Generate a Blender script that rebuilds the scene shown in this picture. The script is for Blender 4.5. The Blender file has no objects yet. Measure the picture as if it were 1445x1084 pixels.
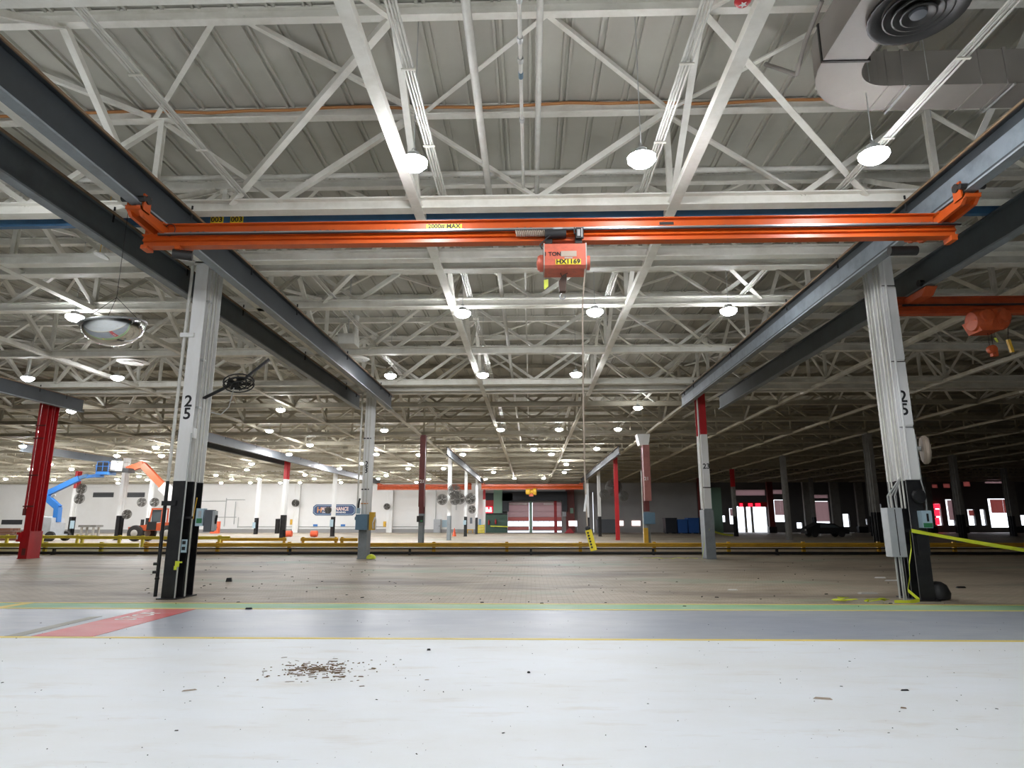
import bpy, math, random
from mathutils import Vector, Matrix
random.seed(7)
SC = bpy.context.scene
COL = SC.collection
# ------------------------------------------------------------------ camera
F_PX, PITCH, YAW, ROLL, CAM_H = 914.33, 0.210298, 0.028061, -0.000951, 1.5727
W_PX, H_PX = 1445, 1084
_fw = Vector((-math.sin(YAW)*math.cos(PITCH), math.cos(YAW)*math.cos(PITCH), math.sin(PITCH)))
_rt = Vector((math.cos(YAW), math.sin(YAW), 0.0))
_up = _rt.cross(_fw)
_r2 = math.cos(ROLL)*_rt + math.sin(ROLL)*_up
_u2 = -math.sin(ROLL)*_rt + math.cos(ROLL)*_up
cam_data = bpy.data.cameras.new('camera')
cam = bpy.data.objects.new('camera', cam_data); COL.objects.link(cam)
cam_data.sensor_width = 36.0
cam_data.lens = F_PX / W_PX * 36.0
cam_data.clip_start = 0.05; cam_data.clip_end = 600
m = Matrix.Identity(4)
for k in range(3):
    m[k][0] = _r2[k]; m[k][1] = _u2[k]; m[k][2] = -_fw[k]
m[2][3] = CAM_H
cam.matrix_world = m
SC.camera = cam
# ------------------------------------------------------------------ world, exposure
world = bpy.data.worlds.new('sky_world'); SC.world = world; world.use_nodes = True
bg = world.node_tree.nodes['Background']
bg.inputs[0].default_value = (0.86, 0.91, 1.0, 1); bg.inputs[1].default_value = 2.6
SC.view_settings.view_transform = 'Standard'; SC.view_settings.look = 'None'
SC.view_settings.gamma = 1.0; SC.view_settings.use_curve_mapping = False
SC.view_settings.exposure = 0.0
LAMP_STRENGTH = 165.0; FAR_GAIN = 3.7
cy = SC.cycles
cy.max_bounces = 6; cy.diffuse_bounces = 4; cy.glossy_bounces = 3; cy.transmission_bounces = 4; cy.transparent_max_bounces = 6
cy.sample_clamp_indirect = 6.0; cy.caustics_reflective = False; cy.caustics_refractive = False
cy.use_denoising = True

# ------------------------------------------------------------------ placing helpers
def ray(x, y):
    return _fw + _r2*((x-W_PX/2)/F_PX) - _u2*((y-H_PX/2)/F_PX)
def P(x, y, Y):                       # point of the building at depth Y (y = 0: just above the far floor)
    d = ray(x, y or 745.0); t = Y/d.y
    return Vector((d.x*t, Y, CAM_H+d.z*t))
def Z(x, y, z):                       # point of the building at height z
    d = ray(x, y); t = (z-CAM_H)/d.z
    return Vector((d.x*t, d.y*t, z))
def G(x, y): return Z(x, y, 0.0)
# ------------------------------------------------------------------ materials
def mat(name, col, rough=0.6, metal=0.0, dirt=None, scale=3.0, amt=0.5, bump=0.0, stretch=None, coat=0.0):
    m = bpy.data.materials.new(name); m.use_nodes = True
    nt = m.node_tree; b = nt.nodes['Principled BSDF']
    b.inputs['Roughness'].default_value = rough; b.inputs['Metallic'].default_value = metal
    b.inputs['Base Color'].default_value = (*col, 1)
    if dirt is not None:
        tc = nt.nodes.new('ShaderNodeTexCoord'); mp = nt.nodes.new('ShaderNodeMapping')
        if stretch: mp.inputs['Scale'].default_value = stretch
        n = nt.nodes.new('ShaderNodeTexNoise'); n.inputs['Scale'].default_value = scale
        n.inputs['Detail'].default_value = 5; n.inputs['Roughness'].default_value = 0.65
        r = nt.nodes.new('ShaderNodeValToRGB'); r.color_ramp.elements[0].position = 0.42; r.color_ramp.elements[1].position = 0.72
        mx = nt.nodes.new('ShaderNodeMix'); mx.data_type = 'RGBA'
        ml = nt.nodes.new('ShaderNodeMath'); ml.operation = 'MULTIPLY'; ml.inputs[1].default_value = amt
        mx.inputs[6].default_value = (*col, 1); mx.inputs[7].default_value = (*dirt, 1)
        L = nt.links.new
        L(tc.outputs['Object'], mp.inputs[0]); L(mp.outputs[0], n.inputs['Vector']); L(n.outputs[0], r.inputs[0])
        L(r.outputs[0], ml.inputs[0]); L(ml.outputs[0], mx.inputs[0]); L(mx.outputs[2], b.inputs['Base Color'])
        if bump:
            bp = nt.nodes.new('ShaderNodeBump'); bp.inputs['Strength'].default_value = bump; bp.inputs['Distance'].default_value = 0.01
            L(n.outputs[0], bp.inputs['Height']); L(bp.outputs[0], b.inputs['Normal'])
    return m
def emis(name, col, s):
    m = bpy.data.materials.new(name); m.use_nodes = True; nt = m.node_tree
    nt.nodes.remove(nt.nodes['Principled BSDF'])
    e = nt.nodes.new('ShaderNodeEmission'); e.inputs[0].default_value = (*col, 1); e.inputs[1].default_value = s
    nt.links.new(e.outputs[0], nt.nodes['Material Output'].inputs[0]); return m
M = {}
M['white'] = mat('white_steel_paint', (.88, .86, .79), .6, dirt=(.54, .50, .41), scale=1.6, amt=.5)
M['oldwhite_dim'] = mat('yellowed_dirty_darkened_steel_paint', (.44, .40, .31), .65, dirt=(.27, .24, .17), scale=1.2, amt=.6)  # tan dirty paint, also darkened so the far roof steel stays dim
M['olddeck_dim'] = mat('yellowed_dirty_darkened_deck_paint', (.24, .225, .18), .7, dirt=(.17, .155, .12), scale=.6, amt=.5)  # dirty deck tone, darkened further to stand in for the dim far roof
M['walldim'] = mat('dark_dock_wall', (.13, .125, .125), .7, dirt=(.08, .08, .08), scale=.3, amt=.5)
M['runway2'] = mat('lightened_blue_grey_steel', (.085, .10, .11), .5, .0, dirt=(.05, .055, .06), scale=1.5, amt=.6)  # runway steel lightened to make up for missing light on the outer runways
M['fangrey'] = mat('dusty_fan_metal', (.10, .095, .085), .5, .2)
M['deck'] = mat('roof_deck_paint', (.50, .485, .425), .7, dirt=(.40, .385, .33), scale=.9, amt=.5)
M['colwhite'] = mat('white_column_paint', (.86, .86, .85), .45, dirt=(.60, .57, .49), scale=1.4, amt=.45, stretch=(1, 1, .25))
M['colblack'] = mat('black_column_paint', (.012, .012, .014), .33, dirt=(.05, .048, .045), scale=2.5, amt=.5)
M['colgrey'] = mat('grey_column_paint', (.25, .28, .30), .5, dirt=(.14, .14, .13), scale=2.5, amt=.5)
M['colred'] = mat('red_column_paint', (.50, .015, .02), .4, dirt=(.22, .01, .012), scale=1.8, amt=.5, stretch=(1, 1, .3))
M['coldark'] = mat('maroon_column_paint', (.16, .028, .024), .5, dirt=(.07, .02, .016), scale=2, amt=.6)
M['colpink'] = mat('faded_red_paint', (.38, .15, .13), .55, dirt=(.22, .07, .06), scale=2, amt=.6)
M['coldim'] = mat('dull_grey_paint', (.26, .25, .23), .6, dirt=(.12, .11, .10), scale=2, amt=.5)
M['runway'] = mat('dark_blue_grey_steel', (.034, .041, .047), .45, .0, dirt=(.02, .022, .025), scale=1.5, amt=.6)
M['runlight'] = mat('lit_blue_grey_steel', (.21, .245, .28), .45, .0, dirt=(.08, .09, .10), scale=2.2, amt=.6)  # lighter copy of the runway steel, colour of its lit web face
M['darkbrown'] = mat('greasy_dark_brown_steel', (.06, .03, .018), .5)
M['brown'] = mat('brown_rail', (.20, .13, .075), .6)
M['orange'] = mat('orange_crane_paint', (.52, .085, .010), .38, dirt=(.32, .045, .010), scale=2.5, amt=.45)
M['orange2'] = mat('dull_orange_paint', (.50, .085, .02), .5, dirt=(.22, .035, .012), scale=3, amt=.6)
M['hoist'] = mat('red_hoist_paint', (.62, .13, .075), .45, dirt=(.36, .09, .06), scale=9, amt=.6)
M['bluebeam'] = mat('blue_beam_paint', (.045, .13, .25), .45, dirt=(.03, .07, .13), scale=2, amt=.5)
M['steel'] = mat('bare_steel', (.42, .42, .42), .35, .8)
M['galv'] = mat('galvanised_conduit', (.50, .51, .50), .42, .35)
M['pipe'] = mat('white_pipe_paint', (.70, .69, .64), .45, dirt=(.45, .42, .36), scale=4, amt=.4)
M['duct'] = mat('duct_grey_paint', (.31, .285, .26), .55, dirt=(.25, .23, .21), scale=1.2, amt=.5)
M['dark'] = mat('dark_rubber', (.014, .014, .015), .55)
M['darkmetal'] = mat('dark_metal', (.035, .034, .033), .45, .4)
M['cable'] = mat('orange_cable', (.48, .21, .07), .6)
M['beigecord'] = mat('beige_cord', (.42, .34, .27), .6)
M['yellow'] = mat('yellow_safety_paint', (.72, .42, .035), .45, dirt=(.42, .24, .05), scale=2.2, amt=.55)
M['yellow2'] = mat('bright_yellow_paint', (.72, .60, .06), .45, dirt=(.5, .36, .05), scale=2.2, amt=.4)
M['label'] = mat('yellow_label', (.85, .66, .03), .5)
M['tape'] = mat('caution_tape', (.72, .80, .05), .4)
M['tag'] = mat('lime_tag', (.80, .88, .12), .5)
M['ink'] = mat('black_ink', (.012, .012, .014), .6)
M['whiteink'] = mat('white_ink', (.86, .85, .82), .6)
M['pinkink'] = mat('pinkish_white_ink', (.78, .60, .55), .6)
M['orangeink'] = mat('orange_ink', (.75, .33, .08), .6)
M['navy'] = mat('navy_sign_paint', (.028, .06, .16), .45)
M['bluebox'] = mat('blue_grey_box_paint', (.13, .23, .32), .45, dirt=(.10, .16, .22), scale=4, amt=.4)
M['palebox'] = mat('pale_blue_box', (.40, .54, .62), .4)
M['greybox'] = mat('grey_box_paint', (.44, .46, .48), .45, dirt=(.32, .33, .34), scale=3, amt=.5)
M['dgreybox'] = mat('dark_grey_box', (.10, .11, .125), .45)
M['green'] = mat('green_label', (.03, .19, .07), .5)
M['liftblue'] = mat('blue_lift_paint', (.03, .17, .50), .4)
M['teleorange'] = mat('orange_vehicle_paint', (.60, .11, .04), .4)
M['tyre'] = mat('tyre_rubber', (.025, .023, .022), .85)
M['rim'] = mat('pale_rim', (.42, .40, .36), .5)
M['wallwhite'] = mat('painted_block_wall', (.84, .835, .82), .7, dirt=(.74, .72, .68), scale=.25, amt=.5)
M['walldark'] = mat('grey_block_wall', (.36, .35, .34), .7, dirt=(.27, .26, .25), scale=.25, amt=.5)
M['wallside'] = mat('side_block_wall', (.40, .39, .37), .7)
M['dgreen'] = mat('dark_green_panel', (.055, .12, .085), .5, dirt=(.03, .07, .05), scale=1, amt=.5)
M['lgreen'] = mat('pale_green_panel', (.22, .36, .27), .5)
M['navybox'] = mat('navy_black_panel', (.016, .02, .028), .5)
M['redpanel'] = mat('red_panel', (.40, .025, .03), .5)
M['bluebin'] = mat('blue_bin', (.02, .09, .30), .5)
M['cone'] = mat('orange_cone', (.85, .13, .05), .5)
M['timber'] = mat('brown_timber', (.16, .07, .04), .7)
M['grass'] = mat('outside_concrete', (.55, .55, .54), .8)
M['facade'] = mat('pink_brick_facade', (.50, .30, .27), .8)
M['lens'] = emis('lamp_lens_light', (.93, .96, 1.0), LAMP_STRENGTH)
M['lensfar'] = emis('far_lamp_lens_light', (.95, .97, 1.0), LAMP_STRENGTH*FAR_GAIN)  # far lenses boosted above the front ones to brighten the far wall
M['redlight'] = emis('red_lit_sign', (1.0, .02, .05), 2.0)
M['whitelight'] = emis('white_lit_sign', (1.0, .75, .72), 2.2)
M['mirror'] = mat('convex_mirror', (.86, .88, .88), .04, 1.0)
def curtain_mat(name, col):
    m = bpy.data.materials.new(name); m.use_nodes = True; nt = m.node_tree
    b = nt.nodes['Principled BSDF']; b.inputs['Base Color'].default_value = (*col, 1); b.inputs['Roughness'].default_value = .5
    t = nt.nodes.new('ShaderNodeBsdfTranslucent'); t.inputs[0].default_value = (*col, 1)
    mx = nt.nodes.new('ShaderNodeMixShader'); mx.inputs[0].default_value = .6
    nt.links.new(b.outputs[0], mx.inputs[1]); nt.links.new(t.outputs[0], mx.inputs[2])
    nt.links.new(mx.outputs[0], nt.nodes['Material Output'].inputs[0]); return m
M['curtain'] = curtain_mat('translucent_grey_curtain', (.56, .43, .43))
M['redcurtain'] = curtain_mat('translucent_red_curtain', (.55, .26, .24))
M['glass'] = mat('dark_cab_glass', (.10, .12, .13), .08)

def floor_material(name, base, dirt1, dirt2, rough, block=False, chips=True):
    m = bpy.data.materials.new(name); m.use_nodes = True; nt = m.node_tree; L = nt.links.new
    b = nt.nodes['Principled BSDF']
    tc = nt.nodes.new('ShaderNodeTexCoord')
    def noise(scale, stretch, det=6, ro=.65):
        mp = nt.nodes.new('ShaderNodeMapping'); mp.inputs['Scale'].default_value = stretch
        n = nt.nodes.new('ShaderNodeTexNoise'); n.inputs['Scale'].default_value = scale; n.inputs['Detail'].default_value = det; n.inputs['Roughness'].default_value = ro
        L(tc.outputs['Object'], mp.inputs[0]); L(mp.outputs[0], n.inputs['Vector']); return n.outputs[0]
    def ramp(s, a, c):
        r = nt.nodes.new('ShaderNodeValToRGB'); r.color_ramp.elements[0].position = a; r.color_ramp.elements[1].position = c
        L(s, r.inputs[0]); return r.outputs[0]
    def mixc(fac, c1, c2):
        x = nt.nodes.new('ShaderNodeMix'); x.data_type = 'RGBA'; L(fac, x.inputs[0])
        for idx, c in ((6, c1), (7, c2)):
            if isinstance(c, tuple): x.inputs[idx].default_value = (*c, 1)
            else: L(c, x.inputs[idx])
        return x.outputs[2]
    c = mixc(ramp(noise(.55, (.7, 1.3, 1)), .40, .68), base, dirt1)
    c = mixc(ramp(noise(2.1, (.45, 1.7, 1)), .56, .80), c, dirt2)
    if block:
        bt = nt.nodes.new('ShaderNodeTexBrick'); bt.inputs['Scale'].default_value = 1.0
        bt.inputs['Color1'].default_value = (1, 1, 1, 1); bt.inputs['Color2'].default_value = (.80, .78, .74, 1); bt.inputs['Mortar'].default_value = (.45, .42, .38, 1)
        bt.inputs['Mortar Size'].default_value = .012; bt.inputs['Brick Width'].default_value = .22; bt.inputs['Row Height'].default_value = .11
        L(tc.outputs['Object'], bt.inputs['Vector'])
        mm = nt.nodes.new('ShaderNodeMix'); mm.data_type = 'RGBA'; mm.blend_type = 'MULTIPLY'; mm.inputs[0].default_value = .55
        L(c, mm.inputs[6]); L(bt.outputs[0], mm.inputs[7]); c = mm.outputs[2]
        c = mixc(ramp(noise(.42, (.35, .9, 1)), .50, .64), c, (.20, .16, .12))
        gr = ramp(noise(.34, (.45, .9, 1), 5), .54, .70)
        c = mixc(gr, c, (.28, .345, .245))
    if chips:
        c = mixc(ramp(noise(26, (1, 1, 1), 3), .705, .735), c, (.30, .25, .20))
        # long scuffs
        c = mixc(ramp(noise(5.0, (.16, 2.2, 1), 4), .68, .76), c, tuple(v*.72 for v in dirt2))
    L(c, b.inputs['Base Color'])
    rr = nt.nodes.new('ShaderNodeMapRange'); rr.inputs['To Min'].default_value = rough-.12; rr.inputs['To Max'].default_value = rough+.22
    L(noise(1.7, (.6, 1.4, 1)), rr.inputs[0]); L(rr.outputs[0], b.inputs['Roughness'])
    bp = nt.nodes.new('ShaderNodeBump'); bp.inputs['Strength'].default_value = .12; bp.inputs['Distance'].default_value = .01
    L(noise(9, (1, 1, 1)), bp.inputs['Height']); L(bp.outputs[0], b.inputs['Normal'])
    return m
M['floor_near'] = floor_material('pale_epoxy_floor', (.83, .86, .89), (.79, .80, .79), (.70, .67, .62), .45)
M['floor_aisle'] = floor_material('blue_grey_aisle_paint', (.36, .385, .44), (.43, .45, .48), (.27, .31, .39), .36, chips=False)
M['floor_old'] = floor_material('worn_block_floor', (.485, .41, .315), (.36, .295, .215), (.56, .51, .42), .5, block=True)
M['line'] = floor_material('yellow_floor_paint', (.86, .66, .12), (.80, .66, .24), (.62, .56, .40), .5, chips=False)
M['greenpaint'] = floor_material('green_floor_paint', (.26, .50, .27), (.42, .55, .38), (.48, .50, .40), .5, chips=False)
M['redpaint'] = floor_material('red_floor_paint', (.62, .10, .11), (.60, .17, .17), (.52, .20, .19), .42, chips=False)
M['olive'] = floor_material('olive_worn_patch', (.36, .35, .30), (.32, .31, .27), (.42, .41, .36), .5, chips=False)

# ------------------------------------------------------------------ mesh helpers
ORG = {}                              # world origin of a thing, so its parts are stored relative to it
class MB:
    def __init__(s): s.v = []; s.f = []
    def add(s, vs, fs):
        o = len(s.v); s.v += [tuple(v) for v in vs]; s.f += [tuple(i+o for i in f) for f in fs]; return s
    def box(s, x0, x1, y0, y1, z0, z1):
        return s.add([(x0,y0,z0),(x1,y0,z0),(x1,y1,z0),(x0,y1,z0),(x0,y0,z1),(x1,y0,z1),(x1,y1,z1),(x0,y1,z1)],
                     [(0,3,2,1),(4,5,6,7),(0,1,5,4),(1,2,6,5),(2,3,7,6),(3,0,4,7)])
    def prism(s, poly, a, b, axis):   # polygon extruded along an axis ('x': poly=(y,z), 'y': poly=(x,z), 'z': poly=(x,y))
        n = len(poly)
        def pt(p, t): return {'x': (t,p[0],p[1]), 'y': (p[0],t,p[1]), 'z': (p[0],p[1],t)}[axis]
        vs = [pt(p, a) for p in poly]+[pt(p, b) for p in poly]
        fs = [tuple(range(n))[::-1], tuple(range(n, 2*n))]+[(i,(i+1)%n,n+(i+1)%n,n+i) for i in range(n)]
        return s.add(vs, fs)
    def frame(s, p, q, up=None):
        p = Vector(p); q = Vector(q); d = (q-p).normalized()
        u = Vector(up) if up else (Vector((0,0,1)) if abs(d.z) < .95 else Vector((0,1,0)))
        sd = d.cross(u).normalized(); return p, q, d, sd, sd.cross(d).normalized()
    def bar(s, p, q, w, h, up=None):
        p, q, d, a, b = s.frame(p, q, up); a = a*w/2; b = b*h/2
        vs = [p-a-b,p+a-b,p+a+b,p-a+b,q-a-b,q+a-b,q+a+b,q-a+b]
        return s.add(vs, [(0,1,2,3),(7,6,5,4),(0,4,5,1),(1,5,6,2),(2,6,7,3),(3,7,4,0)])
    def angle(s, p, q, w, t=.018, up=None):   # L section
        p, q, d, a, b = s.frame(p, q, up)
        prof = [(-w/2,-w/2),(w/2,-w/2),(w/2,-w/2+t),(-w/2+t,-w/2+t),(-w/2+t,w/2),(-w/2,w/2)]
        vs = [p+a*x+b*y for x, y in prof]+[q+a*x+b*y for x, y in prof]; n = 6
        return s.add(vs, [tuple(range(n)), tuple(range(n,2*n))[::-1]]+[(i,n+i,n+(i+1)%n,(i+1)%n) for i in range(n)])
    def ibeam(s, p, q, w, h, tf=.03, tw=.02, up=None):
        p, q, d, a, b = s.frame(p, q, up); W_, T, H_ = w/2, tw/2, h/2
        prof = [(-W_,-H_),(W_,-H_),(W_,-H_+tf),(T,-H_+tf),(T,H_-tf),(W_,H_-tf),(W_,H_),(-W_,H_),(-W_,H_-tf),(-T,H_-tf),(-T,-H_+tf),(-W_,-H_+tf)]
        n = 12
        vs = [p+a*x+b*y for x, y in prof]+[q+a*x+b*y for x, y in prof]
        return s.add(vs, [tuple(range(n)), tuple(range(n,2*n))[::-1]]+[(i,n+i,n+(i+1)%n,(i+1)%n) for i in range(n)])
    def tube(s, p, q, r, n=8, r2=None):
        p, q, d, a, b = s.frame(p, q); r2 = r if r2 is None else r2
        vs = [p+(a*math.cos(2*math.pi*i/n)+b*math.sin(2*math.pi*i/n))*r for i in range(n)]+[q+(a*math.cos(2*math.pi*i/n)+b*math.sin(2*math.pi*i/n))*r2 for i in range(n)]
        return s.add(vs, [tuple(range(n)), tuple(range(n,2*n))[::-1]]+[(i,n+i,n+(i+1)%n,(i+1)%n) for i in range(n)])
    def path(s, pts, r, n=6):
        for a, b in zip(pts, pts[1:]): s.tube(a, b, r, n)
        return s
    def lathe(s, prof, c, axis=(0,0,1), n=20):   # prof: (radius, height) along axis
        ax = Vector(axis).normalized(); t = Vector((1,0,0)) if abs(ax.x) < .8 else Vector((0,1,0))
        a = ax.cross(t).normalized(); b = ax.cross(a); c = Vector(c); vs = []
        for r, h in prof:
            for i in range(n):
                th = 2*math.pi*i/n; vs.append(c+ax*h+(a*math.cos(th)+b*math.sin(th))*r)
        fs = []
        for j in range(len(prof)-1):
            for i in range(n):
                fs.append((j*n+i, j*n+(i+1)%n, (j+1)*n+(i+1)%n, (j+1)*n+i))
        fs.append(tuple(range(n))[::-1]); fs.append(tuple(range((len(prof)-1)*n, len(prof)*n)))
        return s.add(vs, fs)
    def torus(s, c, axis, R, r, n=24, k=6):
        ax = Vector(axis).normalized(); t = Vector((1,0,0)) if abs(ax.x) < .8 else Vector((0,1,0))
        a = ax.cross(t).normalized(); b = ax.cross(a); c = Vector(c); vs = []; fs = []
        for i in range(n):
            th = 2*math.pi*i/n; rad = a*math.cos(th)+b*math.sin(th)
            for j in range(k):
                ph = 2*math.pi*j/k; vs.append(c+rad*(R+r*math.cos(ph))+ax*(r*math.sin(ph)))
        for i in range(n):
            for j in range(k):
                fs.append((i*k+j, ((i+1)%n)*k+j, ((i+1)%n)*k+(j+1)%k, i*k+(j+1)%k))
        return s.add(vs, fs)
    def build(s, name, mt, parent=None, smooth=False):
        o = ORG.get(parent.name, (0,0,0)) if parent else ORG.get('_', (0,0,0))
        me = bpy.data.meshes.new(name)
        me.from_pydata([(x-o[0], y-o[1], z-o[2]) for x, y, z in s.v], [], s.f)
        me.materials.append(M[mt] if isinstance(mt, str) else mt)
        ob = bpy.data.objects.new(name, me); COL.objects.link(ob)
        if parent: ob.parent = parent; ORG[ob.name] = o
        fix_normals(me)
        if smooth:
            for p in me.polygons: p.use_smooth = True
            me.set_sharp_from_angle(angle=math.radians(40))
        return ob
import bmesh
def fix_normals(me):
    bm = bmesh.new(); bm.from_mesh(me); bmesh.ops.recalc_face_normals(bm, faces=bm.faces); bm.to_mesh(me); bm.free()
def thing(name, label, cat, loc=(0,0,0), group=None):
    o = bpy.data.objects.new(name, None); COL.objects.link(o); o.empty_display_size = .2
    o.location = loc; ORG[o.name] = tuple(loc); o['label'] = label; o['category'] = cat
    if group: o['group'] = group
    return o
def tag(o, label, cat, group=None):
    o['label'] = label; o['category'] = cat
    if group: o['group'] = group
    return o
def solo(mb, name, mt, label, cat, group=None, smooth=False):   # a thing that is one mesh, with its origin at its base
    xs = [v[0] for v in mb.v]; ys = [v[1] for v in mb.v]; zs = [v[2] for v in mb.v]
    c = ((min(xs)+max(xs))/2, (min(ys)+max(ys))/2, min(zs))
    mb.v = [(x-c[0], y-c[1], z-c[2]) for x, y, z in mb.v]
    o = mb.build(name, mt, None, smooth); o.location = c
    return tag(o, label, cat, group)
def struct(o): o['kind'] = 'structure'; return o
def dup(root, loc, label=None, group=None):
    r = root.copy(); COL.objects.link(r); r.location = loc
    if label: r['label'] = label
    if group: r['group'] = group
    for ch in list(root.children):
        c = ch.copy(); COL.objects.link(c); c.parent = r
        for g in ch.children:
            d = g.copy(); COL.objects.link(d); d.parent = c
    ORG[r.name] = tuple(loc)
    return r
def text(s, name, mt, loc, size, parent=None, rot=(math.pi/2,0,0), align='CENTER', ext=.003, sx=1.0, bold=0.0):
    cu = bpy.data.curves.new(name, 'FONT'); cu.body = s; cu.size = size; cu.align_x = align; cu.align_y = 'CENTER'; cu.extrude = ext; cu.offset = bold
    cu.resolution_u = 3
    tmp = bpy.data.objects.new(name+'_curve', cu); COL.objects.link(tmp)
    dg = bpy.context.evaluated_depsgraph_get(); dg.update()
    me = bpy.data.meshes.new_from_object(tmp.evaluated_get(dg))
    bpy.data.objects.remove(tmp); bpy.data.curves.remove(cu)
    me.materials.clear(); me.materials.append(M[mt])
    ob = bpy.data.objects.new(name, me); COL.objects.link(ob)
    o = ORG.get(parent.name, (0,0,0)) if parent else (0,0,0)
    ob.location = (loc[0]-o[0], loc[1]-o[1], loc[2]-o[2]); ob.rotation_euler = rot; ob.scale = (sx,1,1)
    if parent: ob.parent = parent
    return ob
ORDN = ['first','second','third','fourth','fifth','sixth','seventh','eighth','ninth','tenth','eleventh','twelfth','thirteenth','fourteenth','fifteenth','sixteenth','seventeenth','eighteenth','nineteenth','twentieth']
XL, BAY = -7.42, 15.24
XW0, XW1, YB, YF = -92.0, 88.0, -22.0, 104.0
def row_y(j): return 14.0+BAY*j
def col_x(i, j):
    if j == 0: return {0: -7.61, 1: 8.05}.get(i, XL+BAY*i)
    return XL+BAY*i
# ================================================================== SETTING
Y1, Y2, Y3, Y4 = 9.45, 12.50, 12.62, 13.30
fl = struct(MB().box(XW0, XW1, 13.42, YF+.4, -.3, 0).build('floor', 'floor_old'))
def fpart(name, mt, x0, x1, y0, y1, z1, label=None, z0=-.3):
    o = MB().box(x0, x1, y0, y1, z0, z1).build(name, mt, fl)
    if label: o['label'] = label
    return o
fpart('near_floor_slab', 'floor_near', XW0, XW1, YB, Y1-.06, 0, 'pale grey painted floor nearest the camera')
fpart('aisle_slab', 'floor_aisle', XW0, XW1, Y1-.06, Y2, 0, 'blue grey painted aisle crossing the hall')
fpart('green_stripe', 'greenpaint', XW0, XW1, Y2, 13.42, 0, 'worn green stripe along the far side of the aisle')
fpart('yellow_line', 'line', XW0, XW1, Y1-.06, Y1+.05, .003, 'yellow line on the near edge of the aisle', .0005)
fpart('yellow_line', 'line', XW0, XW1, Y2-.02, Y2+.09, .003, 'yellow line on the far edge of the aisle', .0005)
fpart('yellow_line', 'line', XW0, XW1, 13.33, 13.42, .003, 'thin yellow line behind the green stripe', .0005)
fpart('yellow_cross_mark', 'line', -10.20, -9.95, Y2+.09, 13.33, .003, None, .0005)
o = MB().prism([(-7.08,Y1+.06),(-6.18,Y1+.06),(-6.22,Y2-.03),(-7.12,Y2-.03)], .0005, .004, 'z').build('red_stop_marking', 'redpaint', fl)
o['label'] = 'red painted stop block across the aisle'
text('STOP', 'stop_lettering', 'whiteink', (-6.72, 11.55, .0045), .50, o, (0,0,math.pi/2), ext=.0006, sx=.8, bold=.006)
MB().prism([(-7.46,Y1+.06),(-7.22,Y1+.06),(-7.36,11.5),(-7.52,11.4)], .0005, .004, 'z').build('worn_patch', 'olive', fl)
# ceiling : base slab, deck panels with ribs, purlins
ZD = 9.80
ce = struct(MB().box(XW0, XW1, YB, YF+.4, ZD+.06, ZD+.3).build('ceiling', 'olddeck_dim'))
pan = MB(); yA, yB = 2.0, 46.0; pw = .61
for a, b in ((0, .045), (.115, .16)):
    pan.prism([(a-.008,ZD+.0),(b+.008,ZD+.0),(b,ZD-.055),(a,ZD-.055)], yA, yB, 'y')
pan.box(.16, pw, yA, yB, ZD, ZD+.03); pan.box(-.008, .168, yA, yB, ZD, ZD+.03)
p0 = pan.build('deck_panel', 'deck', ce)
k0, k1 = -46, 44
for k in range(k0, k1):
    o = p0 if k == k0 else p0.copy()
    if k != k0: COL.objects.link(o); o.parent = ce
    o.location.x = k*pw+.02
TRUSS = [1.1, 6.25, 11.57, 17.40, 22.55, 27.90, 33.4, 38.9, 50.1, 55.2, 65.4, 70.4, 80.6, 85.6, 95.8, 100.6]
DBL = [14.36+BAY*j for j in range(6)]
pl = sorted([3.7, 8.96, 19.97, 25.2, 36.2, 41.6, 47.4, 52.6, 62.6, 67.9, 77.8, 83.1, 93, 98.2])
for y in pl:
    MB().ibeam((XW0, y, 9.66), (XW1, y, 9.66), .15, .22).build('purlin', 'white' if y < 30 else 'oldwhite_dim', ce)
MB().path([Vector((x, 11.44, 9.68+.03*math.sin(x*1.3)+.02*math.sin(x*3.1))) for x in [-16+.8*i for i in range(40)]], .03, 6).build('orange_cable', 'cable', ce)
# walls
struct(MB().box(XW0-.4, XW0, YB, YF+.4, 0, 10.1).build('wall_left', 'wallside'))
struct(MB().box(XW1, XW1+.4, YB, YF+.4, 0, 10.1).build('wall_right', 'wallside'))
struct(MB().box(XW0-.4, XW1+.4, YB-.4, YB, 0, 10.1).build('wall_back', 'wallside'))

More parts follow.
